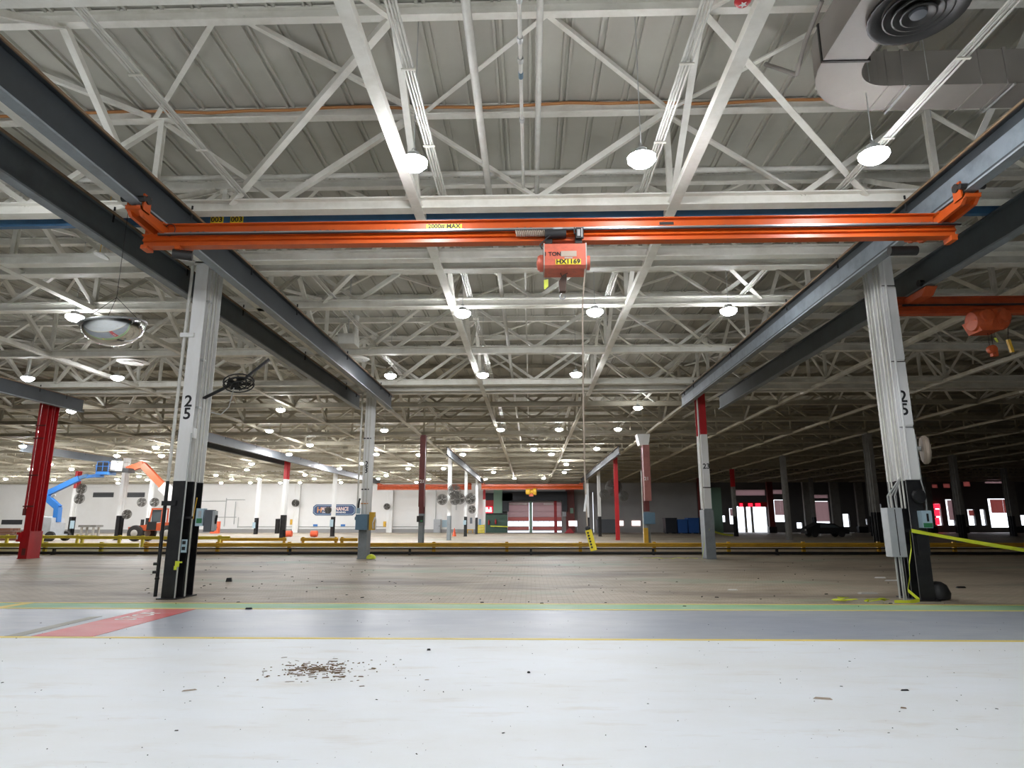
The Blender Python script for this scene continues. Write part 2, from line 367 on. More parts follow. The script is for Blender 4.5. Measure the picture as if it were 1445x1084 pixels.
# ================================================================== ROOF STEEL
ZC = 7.50
def vis(y): return (-.86*y-6, .86*y+6)
def truss(y, idx, double=False):
    if y < 45:
        if double: lab = 'double white cross beam over the ' + ('two front columns' if y < 20 else 'second row of columns, by the red topped one' if y < 40 else 'third row of columns, by the maroon one')
        else: lab = {1.1: 'white roof truss overhead closest to the camera', 6.25: 'white cross truss with bottom beam along the top edge of the photo',
              11.57: 'white cross truss just above and behind the orange crane bridge', 17.40: 'single white cross truss nearest behind the two front columns',
              22.55: 'white cross truss halfway between front columns and second column row', 27.90: 'white cross truss close before the second column row',
              33.4: 'white cross truss close behind the second column row', 38.9: 'white cross truss halfway between second and third column rows'}[y]
        g = 'roof trusses near the front'
    else:
        lab = 'white roof truss far back, %s beyond the third row of columns' % ORDN[[v for v in sorted(TRUSS+DBL) if v > 45].index(y)]; g = 'roof trusses far back in the hall'
    t = thing('roof_truss', lab, 'truss', (0, y, ZC), g)
    wm = 'white' if y < 31 else 'oldwhite_dim'
    ys = (y-.33, y+.33) if double else (y,)
    x0, x1 = max(XW0, -.9*y-14), min(XW1, .9*y+14)
    if y > 45: x0, x1 = XW0, XW1
    for yy in ys:
        MB().ibeam((x0, yy, ZC+.125), (x1, yy, ZC+.125), .25, .25).build('bottom_chord', wm, t)
    MB().ibeam((x0, y, 9.66), (x1, y, 9.66), .18, .22).build('top_chord', wm, t)
    v0, v1 = vis(y)
    st = MB()
    n = int((v0-XL)/5.08)-1
    while True:
        s = XL+5.08*n; n += 1
        if s > v1+6: break
        mds = ((s, s+2.54), (s+5.08, s+2.54))
        for a, b in mds:
            pa, pb = (a, y+.02, 9.56), (b, y+.02, ZC+.24)
            if y < 40: MB().angle(pa, pb, .11).build('diagonal', wm, t)
            else: st.bar(pa, pb, .12, .12)
        if y < 40: MB().ibeam((s, y, ZC+.24), (s, y, 9.56), .11, .11, .012, .012, up=(0,1,0)).build('post', wm, t)
        else: st.bar((s, y, ZC+.24), (s, y, 9.56), .11, .11)
    if st.v: o = st.build('web_members', wm, t); o['kind'] = 'stuff'
for k, y in enumerate(TRUSS): truss(y, k)
for k, y in enumerate(DBL): truss(y, k, True)
allY = sorted(TRUSS+DBL)
mids = [(1.1,3.7,6.25),(6.25,8.96,11.57),(11.57,14.36,17.40),(17.40,19.97,22.55),(22.55,25.2,27.90),(27.9,29.6,33.4),(33.4,36.2,38.9)]
nmax = 9
for n in range(-9, 12):
    X = XL+5.08*n
    if n % 3 == 0:
        i = n//3
        if i in (0, 1): X = col_x(i, 0)
    elif n == 1: X = -2.15
    elif n == 2: X = 2.78
    near = -2.5 < (X+1)/12 < 2.5
    side = {1: 'left of the two white roof beams converging in the middle of the hall', 2: 'right of the two white roof beams converging in the middle of the hall',
            0: 'white roof beam over the left column line, beside the dark crane runways', 3: 'white roof beam over the right column line, beside the crane runways'}.get(n)
    if side is None:
        side = 'long white roof beam running into the depth, %s %s of the %s column line' % (ORDN[(-n if n < 0 else n-3)-1], 'left' if n < 0 else 'right', 'left' if n < 0 else 'right')
    t = thing('roof_beam', side, 'beam', (X, 0, ZC), 'long roof beams running into the depth')
    big = n in (0, 3)
    w = .28 if big else .19
    y0 = max(-2.0, abs(X)-8)
    if big: MB().ibeam((X, y0, ZC+.16), (X, 29.9, ZC+.16), .27, .32).build('column_beam', 'white', t)
    if not big: MB().box(X-.095, X+.095, y0, 30.5, ZC-.02, ZC+.12).build('bottom_flange', 'white', t)
    MB().box(X-.095, X+.095, 30.5 if not big else 29.9, YF-3, ZC-.02, ZC+.12).build('bottom_flange', 'oldwhite_dim', t)
    if abs(n-1.5) < 6:
        for a, mdl, b in mids:
            if abs(X) > .86*b+4: continue
            for e in (a, b):
                MB().angle((X, e, ZC+.2), (X, mdl, 9.56), .12).build('brace', 'white', t)
                if e == b:
                    for sx in (-1, 1):
                        if (n % 3 == 1 and sx < 0) or (n % 3 == 2 and sx > 0): MB().angle((X+.05*sx, mdl, 9.56), (X+3.7*sx, b, ZC+.22), .12).build('brace', 'white', t)
                        MB().angle((X+.05*sx, b-.05, 9.62), (X+2.5*sx, mdl, 9.62), .085).build('brace', 'white', t)
# ------------------------------------------------------------------ lighting busways, pipes
for X, lab in ((-1.67, 'conduit run above the left of the three front lamps'), (2.2, 'conduit run above the middle of the three front lamps'),
               (-5.55, 'conduit run near the left dark crane runway'), (5.95, 'conduit run crossing below the air duct at top right')):
    t = thing('busway', 'bundled white ' + lab, 'conduit', (X, 2, 7.79), 'white conduit runs along the roof')
    for q, (dx, dz) in enumerate(((-.066,0),(-.022,.018),(.022,.018),(.066,0))):
        MB().tube((X+dx, 1.0, 7.80+dz), (X+dx, 44, 7.80+dz), .017, 6).build('conduit', 'pipe', t)
    mb = MB()
    for yy in [2.2+1.9*i for i in range(22)]: mb.box(X-.1, X+.1, yy-.02, yy+.02, 7.76, 7.78)
    mb.build('clip_strap', 'white', t)
solo(MB().path([(-.78,1,8.1),(-.80,14.1,8.1),(-.80,60,8.1)], .062, 12), 'sprinkler_pipe', 'pipe', 'straight white sprinkler pipe running into the depth left of the hoist', 'pipe', smooth=True)
t = thing('conduit_pipe', 'thin white pipe with couplings running into the depth above the hoist', 'pipe', (-.1, 1, 8.0))
MB().tube((-.1, 1, 8.0), (-.1, 40, 8.0), .028, 10).build('pipe_run', 'pipe', t, True)
for yy in (6.9, 7.6, 8.0, 9.4, 12.5, 15): MB().tube((-.1, yy, 8.0), (-.1, yy+.09, 8.0), .042, 10).build('coupling', 'galv', t)
MB().tube((-.1, 8.3, 8.0), (-.1, 8.42, 8.0), .036, 10).build('blue_band', 'bluebox', t)
solo(MB().path([(.18,5.5,8.7),(.18,14,8.7)], .05, 10), 'drain_pipe', 'pipe', 'short white pipe under the roof deck just right of the coupled pipe', 'pipe', smooth=True)
solo(MB().tube((-14, 11.75, 8.38), (14, 11.75, 8.38), .055, 10), 'cross_pipe', 'pipe', 'white pipe crossing the hall above the orange crane', 'pipe', smooth=True)

# ------------------------------------------------------------------ crane runways
def runway(X, y0, y1, lab, lit, side, mt='runway'):
    t = thing('crane_runway', lab, 'runway beam', (X, y0, 6.9), 'crane runways beside the columns')
    MB().ibeam((X, y0, 7.2), (X, y1, 7.2), .20, .60, .03, .03).build('track_beam', mt, t)
    MB().box(X-.10, X+.10, y0, y1, 6.86, 6.895).build('bottom_flange', 'colgrey' if y1 < 40 else 'runway2', t)
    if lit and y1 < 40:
        o = MB().box(X+side*.02, X+side*.03, y0, y1, 6.93, 7.30).build('lit_web_plate', 'runlight', t)  # lighter plate paints the lamp light onto this runway's web
    MB().bar((X+side*.13, y0, 7.47), (X+side*.13, y1, 7.47), .03, .04).build('conductor_bar', 'brown', t)
    for y in TRUSS+DBL:
        if y0+.5 < y < y1-.1:
            MB().box(X-.07, X+.07, y-.09, y+.09, 7.49, 7.60).build('hanger', 'white', t)
            MB().tube((X+side*.1, y-.1, 7.30), (X+side*.1, y-.1, 7.62), .02, 6).build('hanger_bolt', 'dark', t)
runway(-6.66, -1, 30.4, 'dark crane runway right of the left column 25, carrying the orange crane', False, 1)
runway(-8.20, -1, 30.4, 'dark crane runway left of the left column 25, passing behind the convex mirror', False, 1, 'runway2')
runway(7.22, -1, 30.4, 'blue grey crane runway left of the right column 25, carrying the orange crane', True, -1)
runway(9.15, -1, 31.0, 'dim crane runway right of the right column 25, carrying the dull second crane', False, 1, 'runway2')
runway(-22.0, 8, 30.8, 'dark crane runway over the red column at the far left', False, 1)
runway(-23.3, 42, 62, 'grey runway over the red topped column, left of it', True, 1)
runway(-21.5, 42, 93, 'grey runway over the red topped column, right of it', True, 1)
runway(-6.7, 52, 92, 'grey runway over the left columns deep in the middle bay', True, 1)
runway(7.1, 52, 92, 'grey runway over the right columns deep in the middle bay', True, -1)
runway(-38.6, 48, 60.3, 'dark runway end above the two raised work baskets', True, 1)

# ================================================================== COLUMNS
def hcol(mb, x, y, z0, z1):
    for yo in (0, .42):
        for yy in (0, .285): mb.box(x-.15, x+.15, y+yo+yy, y+yo+yy+.025, z0, z1)
        mb.box(x-.010, x+.010, y+yo+.02, y+yo+.29, z0, z1)
def column(i, j, segs, label, num=None, nmat='ink', nz=4.06, nstack=True, plate=True):
    x, y = col_x(i, j), row_y(j)
    t = thing('steel_column', label, 'column', (x, y, 0), 'steel columns of the hall')
    for k, (z0, z1, mt) in enumerate(segs):
        mb = MB(); hcol(mb, x, y, z0, z1)
        o = mb.build('shaft' if k == len(segs)-1 else ('base_section' if k == 0 else 'middle_section'), mt, t)
        o['label'] = '%s painted section' % {'colwhite':'white','colblack':'black','colgrey':'grey','colred':'red','coldark':'dark maroon','colpink':'faded red','coldim':'dull grey','dgreen':'green'}.get(mt, mt)
    if plate:
        MB().box(x-.22, x+.22, y-.06, y+.78, 0, .025).build('base_plate', segs[0][2], t)
    MB().box(x-.19, x+.19, y-.02, y+.74, ZC-.05, ZC-.0).build('cap_plate', segs[-1][2], t)
    if num:
        if nstack:
            text(num[0], 'number', nmat, (x, y-.006, nz+.15), .36, t, bold=.006); text(num[1], 'number', nmat, (x, y-.006, nz-.13), .36, t, bold=.006)
        else: text(num, 'number', nmat, (x+.02, y-.006, nz), .32, t, bold=.006)
    return t, x, y
W = [(0, 2.2, 'colblack'), (2.2, 7.5, 'colwhite')]
# --- left column 25
t, x, y = column(0, 0, [(0, 2.46, 'colblack'), (2.46, 7.5, 'colwhite')], 'left front white column numbered 25 with black lower part and side downpipe', '25')
dp = MB().tube((x-.30, y+.05, 2.46), (x-.26, y+.05, 7.45), .035, 10).build('downpipe', 'pipe', t, True); dp['label'] = 'white downpipe'
dp = MB().path([(x-.30, y+.05, .05), (x-.30, y+.05, 2.46)], .037, 10).build('downpipe', 'colblack', t, True); dp['label'] = 'black lower downpipe'
for z, mt in ((5.75,'colwhite'), (1.98,'colblack')): MB().box(x-.33, x-.02, y-.05, y-.0, z-.05, z+.05).build('pipe_bracket', mt, t)
for z, s in ((.72,-1),(.55,-1),(.42,1)): MB().tube((x-.30, y+.0, z), (x-.30+.07*s, y-.03, z), .03, 8).build('valve_cap', 'darkmetal', t)
MB().tube((x+.16, y-.03, 0), (x+.16, y-.03, 3.5), .017, 8).build('conduit', 'galv', t)
for dx, dy, z0 in ((.17,.16,2.46),(.17,.48,2.46),(.17,.34,0)): MB().tube((x+dx, y+dy, z0), (x+dx, y+dy, 7.45), .018, 8).build('conduit', 'pipe', t)
MB().box(x+.10, x+.19, y+.03, y+.14, 3.4, 3.62).build('junction_box', 'colwhite', t)
for z in (6.6, 5.2, 4.1): MB().box(x+.12, x+.20, y+.10, y+.22, z-.02, z+.02).build('pipe_clamp', 'galv', t)
b = MB().box(x+.44, x+.60, y-.03, y+.12, 1.50, 1.87).build('switch_box', 'palebox', t); b['label'] = 'pale blue switch box with green label'
MB().box(x+.46, x+.58, y-.034, y-.03, 1.56, 1.66).build('green_label', 'green', b); MB().box(x+.49, x+.55, y-.036, y-.03, 1.68, 1.82).build('switch_plate', 'greybox', b)
b = MB().box(x+.64, x+.80, y-.06, y+.12, 1.38, 1.84).build('disconnect_box', 'dgreybox', t); b['label'] = 'dark grey disconnect box with side handle'
MB().box(x+.80, x+.85, y-.04, y+.10, 1.40, 1.82).build('box_door', 'greybox', b); MB().tube((x+.85, y+.02, 1.55), (x+.89, y-.02, 1.72), .025, 8).build('handle', 'dark', b)
MB().bar((x+.15, y+.1, 1.68), (x+.64, y+.1, 1.68), .05, .05).build('box_bracket', 'dark', t)
b = MB().box(x+.17, x+.28, y-.0, y+.03, .95, 1.22).build('outlet_box', 'palebox', t)
for dz in (1.0, 1.12): MB().box(x+.19, x+.26, y-.004, y, dz, dz+.07).build('outlet', 'dark', b)
MB().path([(x+.40,y+.02,2.1),(x+.38,y+.02,1.9),(x+.36,y+.02,1.65)], .008, 5).build('yellow_cord', 'yellow', t)
solo(MB().box(x+.12, x+.20, y-.08, y-.055, .66, .78).box(x+.15, x+.26, y-.075, y-.06, .74, .77).box(x+.10, x+.16, y-.075, y-.06, .60, .68), 'tape_knot', 'tape', 'knot of yellow tape tied on the conduit of the left column 25', 'tape')
# --- right column 25
t, x, y = column(1, 0, [(0, 2.44, 'colblack'), (2.44, 7.5, 'colwhite')], 'right front white column numbered 25 with black base and yellow tape', '25')
for dx, dy, z0 in ((-.17,.10,1.85),(-.17,.22,1.85),(-.18,.50,2.3),(-.17,.62,1.85)): MB().tube((x+dx, y+dy, z0), (x+dx, y+dy, 7.4), .018, 8).build('conduit', 'pipe', t)
MB().tube((x-.06, y-.03, 2.44), (x-.06, y-.03, 7.4), .025, 8).build('conduit', 'colwhite', t)
MB().path([(x+.17, y+.0, 3.4), (x+.17, y+.0, 2.4), (x+.22, y+.0, 2.1), (x+.2, y+.0, 1.7)], .015, 6).build('conduit', 'galv', t)
for z in (3.55, 5.0, 6.75): MB().box(x-.14, x+.155, y-.025, y, z, z+.012).build('plate_seam', 'dark', t)
MB().box(x-.10, x+.15, y-.024, y, 2.46, 3.52).build('cover_plate', 'colwhite', t); MB().box(x-.10, x+.15, y-.024, y, 3.60, 4.98).build('cover_plate', 'colwhite', t); MB().box(x-.10, x+.15, y-.024, y, 5.05, 6.72).build('cover_plate', 'colwhite', t)
for o in t.children:
    if o.name.startswith('number'): o.location.y -= .024
b = MB().box(x-.66, x-.36, y-.10, y+.15, .87, 1.86).build('breaker_panel', 'greybox', t); b['label'] = 'tall grey breaker panel'
MB().box(x-.65, x-.52, y-.108, y-.10, .89, 1.84).build('panel_door', 'greybox', b); MB().box(x-.515, x-.50, y-.106, y-.10, .90, 1.83).build('panel_gap', 'dark', b); MB().box(x-.50, x-.37, y-.108, y-.10, .89, 1.84).build('panel_door', 'greybox', b)
MB().bar((x-.36, y+.1, 1.4), (x, y+.1, 1.4), .06, .06).build('panel_bracket', 'dark', t)
for dx in (-.55, -.47, -.43): MB().tube((x+dx, y+.02, 0 if dx > -.5 else .05), (x+dx*1.0, y+.02, .87), .018, 8).build('conduit', 'galv', t)
for dx in (-.55, -.47, -.40): MB().path([(x+dx, y+.02, 1.86), (x+dx, y+.04, 2.1), (x-.18, y+.12, 2.5)], .017, 6).build('conduit', 'galv', t)
b = MB().box(x+.0, x+.20, y-.16, y-.0, 1.45, 1.80).build('switch_box', 'palebox', t); b['label'] = 'pale blue switch box with green label'
MB().box(x+.01, x+.19, y-.166, y-.16, 1.46, 1.55).build('green_label', 'green', b); MB().box(x+.09, x+.13, y-.168, y-.16, 1.58, 1.74).build('switch_handle', 'dark', b)
MB().box(x-.10, x+.14, y-.06, y+.0, .9, 1.3).build('cable_tray_box', 'colblack', t)
MB().lathe([(.02,0),(.13,.01),(.15,.04),(.13,.08),(.02,.09)], (x+.05, y-.02, 2.1), (0,-1,0), 16).build('hose_reel', 'colblack', t, True)
solo(MB().lathe([(.05,0),(.23,.03),(.25,.14),(.19,.30),(.10,.36),(.02,.37)], (x+.34, y+.25, 0), n=14), 'rubbish_heap', 'dark', 'dark heap of rubber at the foot of the right column 25', 'debris', smooth=True)
# --- row 23
t, x, y = column(-1, 1, [(0, 7.5, 'colred')], 'solid red column at far left edge with fire pipe')
MB().tube((x-.30, y+.1, 2.2), (x-.30, y+.1, 7.4), .05, 10).build('fire_pipe', 'colred', t, True)
MB().tube((x-.30, y+.1, 1.9), (x-.30, y+.1, 2.2), .08, 10).build('fire_valve', 'coldark', t, True)
for z in (2.3, 3.7, 5.4, 6.0): MB().box(x-.34, x+.16, y-.02, y, z-.03, z+.03).build('band', 'coldark', t)
MB().box(x-.28, x-.12, y-.2, y-.0, .75, 1.15).build('extinguisher_box', 'colred', t)
MB().box(x-.26, x-.2, y-.21, y-.2, .85, 1.05).build('box_label', 'whiteink', t)
MB().box(x-.20, x+.20, y-.04, y+.75, 0, 1.2).build('base_guard', 'colred', t)
MB().box(x-.05, x+.12, y-.046, y-.04, .15, .45).build('dark_opening', 'coldark', t)
t, x, y = column(0, 1, [(0, 1.9, 'colgrey'), (1.9, 7.5, 'colwhite')], 'white column numbered 23 with blue box, left of the middle bay', '23', nz=4.0)
MB().tube((x-.33, y+.05, 2.0), (x-.33, y+.05, 7.4), .04, 8).build('downpipe', 'pipe', t)
MB().box(x-.20, x+.17, y-.03, y+.70, 0, 1.9).build('base_casing', 'colgrey', t)
b = MB().box(x-.28, x+.24, y-.34, y-.03, 1.25, 1.92).build('control_box', 'bluebox', t); b['label'] = 'blue grey control box'
MB().tube((x-.28, y-.2, 1.75), (x-.34, y-.2, 1.75), .08, 10).build('switch_handle', 'bluebox', b)
MB().box(x-.30, x-.16, y-.2, y-.05, 1.95, 2.2).build('small_box', 'palebox', t)
MB().path([(x-.25, y-.1, 2.15), (x-.22, y-.1, 2.5), (x-.18, y-.1, 2.62)], .04, 8).build('elbow_pipe', 'dark', t)
b = MB().box(x+.26, x+.50, y-.10, y+.10, 1.24, 2.02).build('hose_cabinet', 'yellow', t); b['label'] = 'yellow hose holder'
MB().bar((x+.17, y+.02, 1.6), (x+.27, y+.02, 1.6), .05, .3).build('holder_bracket', 'dark', t)
MB().path([(x+.46,y-.13,1.30),(x+.44,y-.13,1.55),(x+.52,y-.13,1.8),(x+.58,y-.12,1.7),(x+.56,y-.12,1.3)], .025, 6).build('white_hose', 'whiteink', b)
MB().box(x-.16, x+.16, y-.035, y, 2.38, 2.42).build('orange_band', 'orangeink', t)
for z in (5.3, 3.0): MB().box(x-.17, x+.17, y-.025, y, z, z+.05).build('dark_band', 'dark', t)
for dx in (-.05, .1): MB().tube((x+dx, y-.03, 1.95), (x+dx, y-.03, 7.2), .02, 6).build('conduit', 'pipe', t)
solo(MB().lathe([(.02,0),(.22,.02),(.20,.12),(.10,.2),(.02,.22)], (x+.42, y-.1, 0), n=9), 'tape_heap', 'tape', 'crumpled yellow tape at the foot of the left column 23', 'tape')
t, x, y = column(1, 1, [(0, 2.15, 'colgrey'), (2.15, 5.44, 'colwhite'), (5.44, 7.5, 'colred')], 'column numbered 23 with red top and grey base, right of the middle bay', '23', nz=4.0, nstack=False)
MB().box(x-.22, x+.20, y-.03, y+.70, 0, 2.1).build('base_casing', 'colgrey', t)
MB().tube((x-.20, y+.05, 2.1), (x-.20, y+.05, 7.2), .035, 8).build('conduit', 'pipe', t)
MB().box(x-.19, x+.17, y-.03, y, 3.05, 3.09).build('dark_band', 'dark', t)
X23R, Y23R = x, y
# --- row 21
t, x, y = column(0, 2, [(0, 2.15, 'colgrey'), (2.15, 7.5, 'coldark')], 'dark maroon column numbered 21 with grey base', '21', 'whiteink', 4.3, False)
MB().box(x-.19, x+.19, y-.02, y+.3, 2.6, 7.4).build('front_casing', 'coldark', t)
for o in t.children:
    if o.name.startswith('number'): o.location.y -= .022
MB().box(x-.25, x+.2, y-.15, y, 1.6, 2.0).build('switch_box', 'darkmetal', t); MB().box(x+.0, x+.15, y-.16, y-.15, 1.6, 1.72).build('green_label', 'green', t)
t, x, y = column(1, 2, [(0, 2.27, 'colgrey'), (2.27, 6.74, 'coldark'), (6.74, 7.5, 'colwhite')], 'faded red boxed column numbered 21 with grey base', '21', 'whiteink', 4.44, False)
MB().box(x-.14, x+.30, y-.10, y+.5, 2.97, 6.74).build('front_casing', 'colpink', t)
MB().prism([(x-.35, 6.74), (x+.25, 6.74), (x+.40, 7.48), (x-.5, 7.48)], y-.12, y+.74, 'y').build('capital', 'colwhite', t)
for o in t.children:
    if o.name.startswith('number'): o.location.y -= .102
MB().tube((x-.32, y-.05, .2), (x-.30, y-.05, 5), .04, 8).build('downpipe', 'pipe', t)
MB().box(x-.3, x+.45, y-.25, y-.02, 1.45, 2.2).build('switch_box', 'bluebox', t)
solo(MB().box(x-.34, x-.06, y-.3, y-.12, 0, 1.2), 'yellow_guard', 'yellow', 'yellow guard at foot of the faded red column 21', 'guard')
column(2, 2, [(0, 2.2, 'colblack'), (2.2, 7.5, 'coldim')], 'dim column just left of the right column 25')
# --- deeper rows
def far_col(i, j, segs, label, boxes=()):
    t, x, y = column(i, j, segs, label)
    for dx, z0, z1, mt in boxes: MB().box(x+dx-.16, x+dx+.16, y-.28, y, z0, z1).build('switch_box', mt, t)
    return t
RW = [(0, 2.24, 'colblack'), (2.24, 5.5, 'colwhite'), (5.5, 7.5, 'colred')]
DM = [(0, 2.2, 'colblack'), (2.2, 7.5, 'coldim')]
far_col(-2, 3, W, 'white and black column below the raised work baskets')
t = far_col(-1, 3, RW, 'red topped white column with black base behind yellow barriers', ((-.32, .6, 1.9, 'colblack'), (.28, .9, 2.1, 'colblack')))
far_col(0, 3, [(0, 2.15, 'colgrey'), (2.15, 7.5, 'colwhite')], 'white column with grey base and fans, left of the far middle bay')
far_col(1, 3, [(0, 7.5, 'colred')], 'slim solid red column right of the far middle bay')
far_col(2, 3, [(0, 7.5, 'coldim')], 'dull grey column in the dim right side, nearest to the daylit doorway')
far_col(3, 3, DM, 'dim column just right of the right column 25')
far_col(-3, 4, RW, 'wide red topped white column behind the blue boom lift', ((.4, .9, 1.8, 'palebox'),))
far_col(-1, 4, W, 'white and black column in front of the maintenance sign', ((0, 1.1, 1.9, 'palebox'),))
far_col(0, 4, W, 'white and black column with twin fans and blue box', ((-.05, 1.3, 1.8, 'palebox'),))
far_col(1, 4, W, 'white and black column right of the dock area')
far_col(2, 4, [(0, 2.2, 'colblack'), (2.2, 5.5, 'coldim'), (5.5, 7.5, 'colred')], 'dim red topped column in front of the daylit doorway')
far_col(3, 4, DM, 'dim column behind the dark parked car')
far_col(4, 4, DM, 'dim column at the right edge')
far_col(-3, 5, W, 'white and black column behind the orange telehandler', ((-.5, .6, 2.0, 'colblack'), (.4, .9, 1.6, 'palebox')))
far_col(-2, 5, W, 'slim white and black column right of the orange cabinet', ((-.1, .8, 1.6, 'palebox'),))
far_col(0, 5, W, 'farthest white and black column left of the dock', ((-.7, 1.4, 2.2, 'dgreybox'), (.5, 1.2, 2.0, 'bluebox')))
far_col(1, 5, W, 'farthest pale column right of the dock')
far_col(2, 5, [(0, 2.2, 'colblack'), (2.2, 7.5, 'coldark')], 'dark maroon column beside the blue bins')
far_col(3, 5, DM, 'dim column left of the parked car')
far_col(4, 5, DM, 'dim column beside the red lit opening')
column(4, 3, DM, 'dim column outside the right edge')
# ================================================================== ORANGE CRANE
YC, ZB = 10.74, 6.42
XA, XB = P(205, 335, YC).x, P(1345, 320, YC).x
t = thing('bridge_crane', 'bright orange overhead crane bridge spanning the middle bay', 'crane', ((XA+XB)/2, YC, ZB))
prof = [(-.09,.43),(-.09,.412),(-.022,.40),(-.022,.27),(-.10,.225),(-.10,.205),(-.035,.195),(-.075,.115),(-.03,.10),(-.03,.045),(-.095,.03),(-.095,0),
        (.095,0),(.095,.03),(.03,.045),(.03,.40),(.09,.412),(.09,.43)]
MB().prism([(YC+a, ZB+b) for a, b in prof], XA, XB, 'x').build('bridge_beam', 'orange', t)
MB().box(XA+.3, XB+.06, YC-.135, YC-.105, ZB+.208, ZB+.236).build('conductor_rail', 'steel', t)
MB().box(XA+.3, XB+.06, YC-.13, YC-.10, ZB+.188, ZB+.203).build('conductor_track_strip', 'dark', t)  # black line of the conductor track, below the rail
for k in range(12):
    xx = XA+.8+k*(XB-XA-1.4)/11
    MB().bar((xx, YC-.10, ZB+.24), (xx+.05, YC-.03, ZB+.29), .02, .012).bar((xx+.14, YC-.10, ZB+.24), (xx+.19, YC-.03, ZB+.29), .02, .012).bar((xx+.24, YC-.10, ZB+.24), (xx+.29, YC-.03, ZB+.29), .02, .012).build('rail_bracket', 'darkmetal', t)
# end trucks hang from the runways
for X, s in ((-6.66, -1), (7.22, 1)):
    tr = MB()
    tr.prism([(YC-.9, 6.80), (YC+.9, 6.80), (YC+.75, 6.66), (YC+.2, 6.64), (YC-.2, 6.64), (YC-.75, 6.66)], X-.13, X-.07, 'x')
    tr.prism([(YC-.9, 6.80), (YC+.9, 6.80), (YC+.75, 6.66), (YC+.2, 6.64), (YC-.2, 6.64), (YC-.75, 6.66)], X+.07, X+.13, 'x')
    tr.box(X-.13, X+.13, YC-.2, YC+.2, 6.78, 6.84); tr.box(X-.13, X+.13, YC-.88, YC-.62, 6.74, 6.80); tr.box(X-.13, X+.13, YC+.62, YC+.88, 6.74, 6.80)
    e = tr.build('end_truck', 'orange', t)
    for yy in (-.72, .72):
        for sx in (-1, 1):
            MB().tube((X+sx*.06, YC+yy, 6.97), (X+sx*.17, YC+yy, 6.97), .075, 14).build('wheel', 'darkmetal', e)
            MB().box(X+sx*.13-.015, X+sx*.13+.015, YC+yy-.1, YC+yy+.1, 6.76, 7.05).build('wheel_plate', 'orange', e)
        MB().tube((X-.2, YC+yy-.16, 6.92), (X+.2, YC+yy-.16, 6.92), .05, 10).build('bumper', 'darkmetal', e)
MB().box(XB-.14, XB-.04, YC-.13, YC+.1, ZB-.09, ZB+.01).build('end_stop', 'orange', t)
MB().box(XA, XA+.12, YC-.11, YC+.1, ZB-.05, ZB+.01).box(XA+.62, XA+.7, YC-.11, YC+.1, ZB-.06, ZB+.01).build('end_stop', 'orange', t)
MB().tube((XA+.55, YC-.02, ZB-.12), (XA+.85, YC+.1, ZB-.12), .09, 12).build('drive_motor', 'darkmetal', t, True)
MB().tube((XB-.98, YC+.3, ZB-.10), (XB-.5, YC+.3, ZB-.10), .085, 12).build('drive_motor', 'darkmetal', t, True)
MB().torus((XA+.5, YC-.10, ZB+.30), (.2,1,.1), .11, .008, 18, 5).build('cable_loop', 'dark', t)
lp = P(626, 319, YC-.03)
MB().box(lp.x-.31, lp.x+.33, YC-.034, YC-.022, ZB+.285, ZB+.375).build('load_label', 'label', t)
text('2000# MAX', 'load_text', 'ink', (lp.x+.01, YC-.036, ZB+.33), .11, t, sx=1.05, bold=.003)
MB().box(P(930,314,YC).x, P(950,314,YC).x, YC-.034, YC-.022, ZB+.31, ZB+.36).build('maker_plate', 'darkmetal', t)
# festoon spring coil
fx0, fx1 = P(729, 330, YC).x, P(768, 330, YC).x
mb = MB()
for k in range(16): mb.torus((fx0+(fx1-fx0)*k/15, YC-.13, ZB+.13), (1,0,.25), .055, .010, 12, 4)
mb.build('coiled_cable', 'beigecord', t)
# ---- hoist
hx0, hx1 = P(767, 360, YC-.25).x, P(828, 360, YC-.25).x
hz0, hz1 = P(795, 377.5, YC-.25).z, P(795, 344, YC-.25).z
t = thing('electric_hoist', 'red one ton electric hoist hanging from the orange crane bridge', 'hoist', ((hx0+hx1)/2, YC-.02, hz0))
hb = MB(); hw = hx1-hx0
hb.prism([(YC-.25, hz1), (YC-.25, hz0+.045), (YC-.21, hz0), (YC+.21, hz0), (YC+.25, hz0+.045), (YC+.25, hz1)], hx0, hx1, 'x').build('hoist_body', 'hoist', t)
for a in (hx0, hx1-.018): MB().prism([(YC-.26, hz1+.01), (YC-.26, hz0+.045), (YC-.215, hz0-.008), (YC+.215, hz0-.008), (YC+.26, hz0+.045), (YC+.26, hz1+.01)], a, a+.018, 'x').build('edge_frame', 'rim', t)
MB().lathe([(.02,0),(.12,.02),(.15,.06),(.15,.14)], (hx0-.12, YC, hz0+.18), (1,0,0), 16).build('motor_end', 'hoist', t, True)
MB().tube((hx1, YC, hz0+.18), (hx1+.07, YC, hz0+.18), .13, 14).build('brake_cover', 'hoist', t, True)
MB().tube((hx0+.03, YC-.16, ZB+.10), (hx0+.40, YC-.16, ZB+.10), .085, 14).build('trolley_motor', 'dark', t, True)
MB().box(hx0+.18, hx0+.34, YC-.19, YC-.12, ZB+.14, ZB+.21).build('trolley_box', 'greybox', t)
tr = MB()
for dx in (.10, .62):
    for s in (-1, 1):
        tr.box(hx0+dx-.06, hx0+dx+.06, YC+s*.13-.012, YC+s*.13+.012, ZB-.06, ZB+.13)
        tr.tube((hx0+dx, YC+s*.05, ZB+.085), (hx0+dx, YC+s*.15, ZB+.085), .05, 12)
    tr.box(hx0+dx-.06, hx0+dx+.06, YC-.14, YC+.14, ZB-.07, ZB-.02)
tr.build('trolley', 'darkmetal', t)
MB().box(hx1-.17, hx1-.04, YC-.2, YC-.15, ZB+.0, ZB+.2).box(hx1-.21, hx1-.19, YC-.2, YC-.16, ZB+.08, ZB+.2).build('limit_switch', 'darkmetal', t)
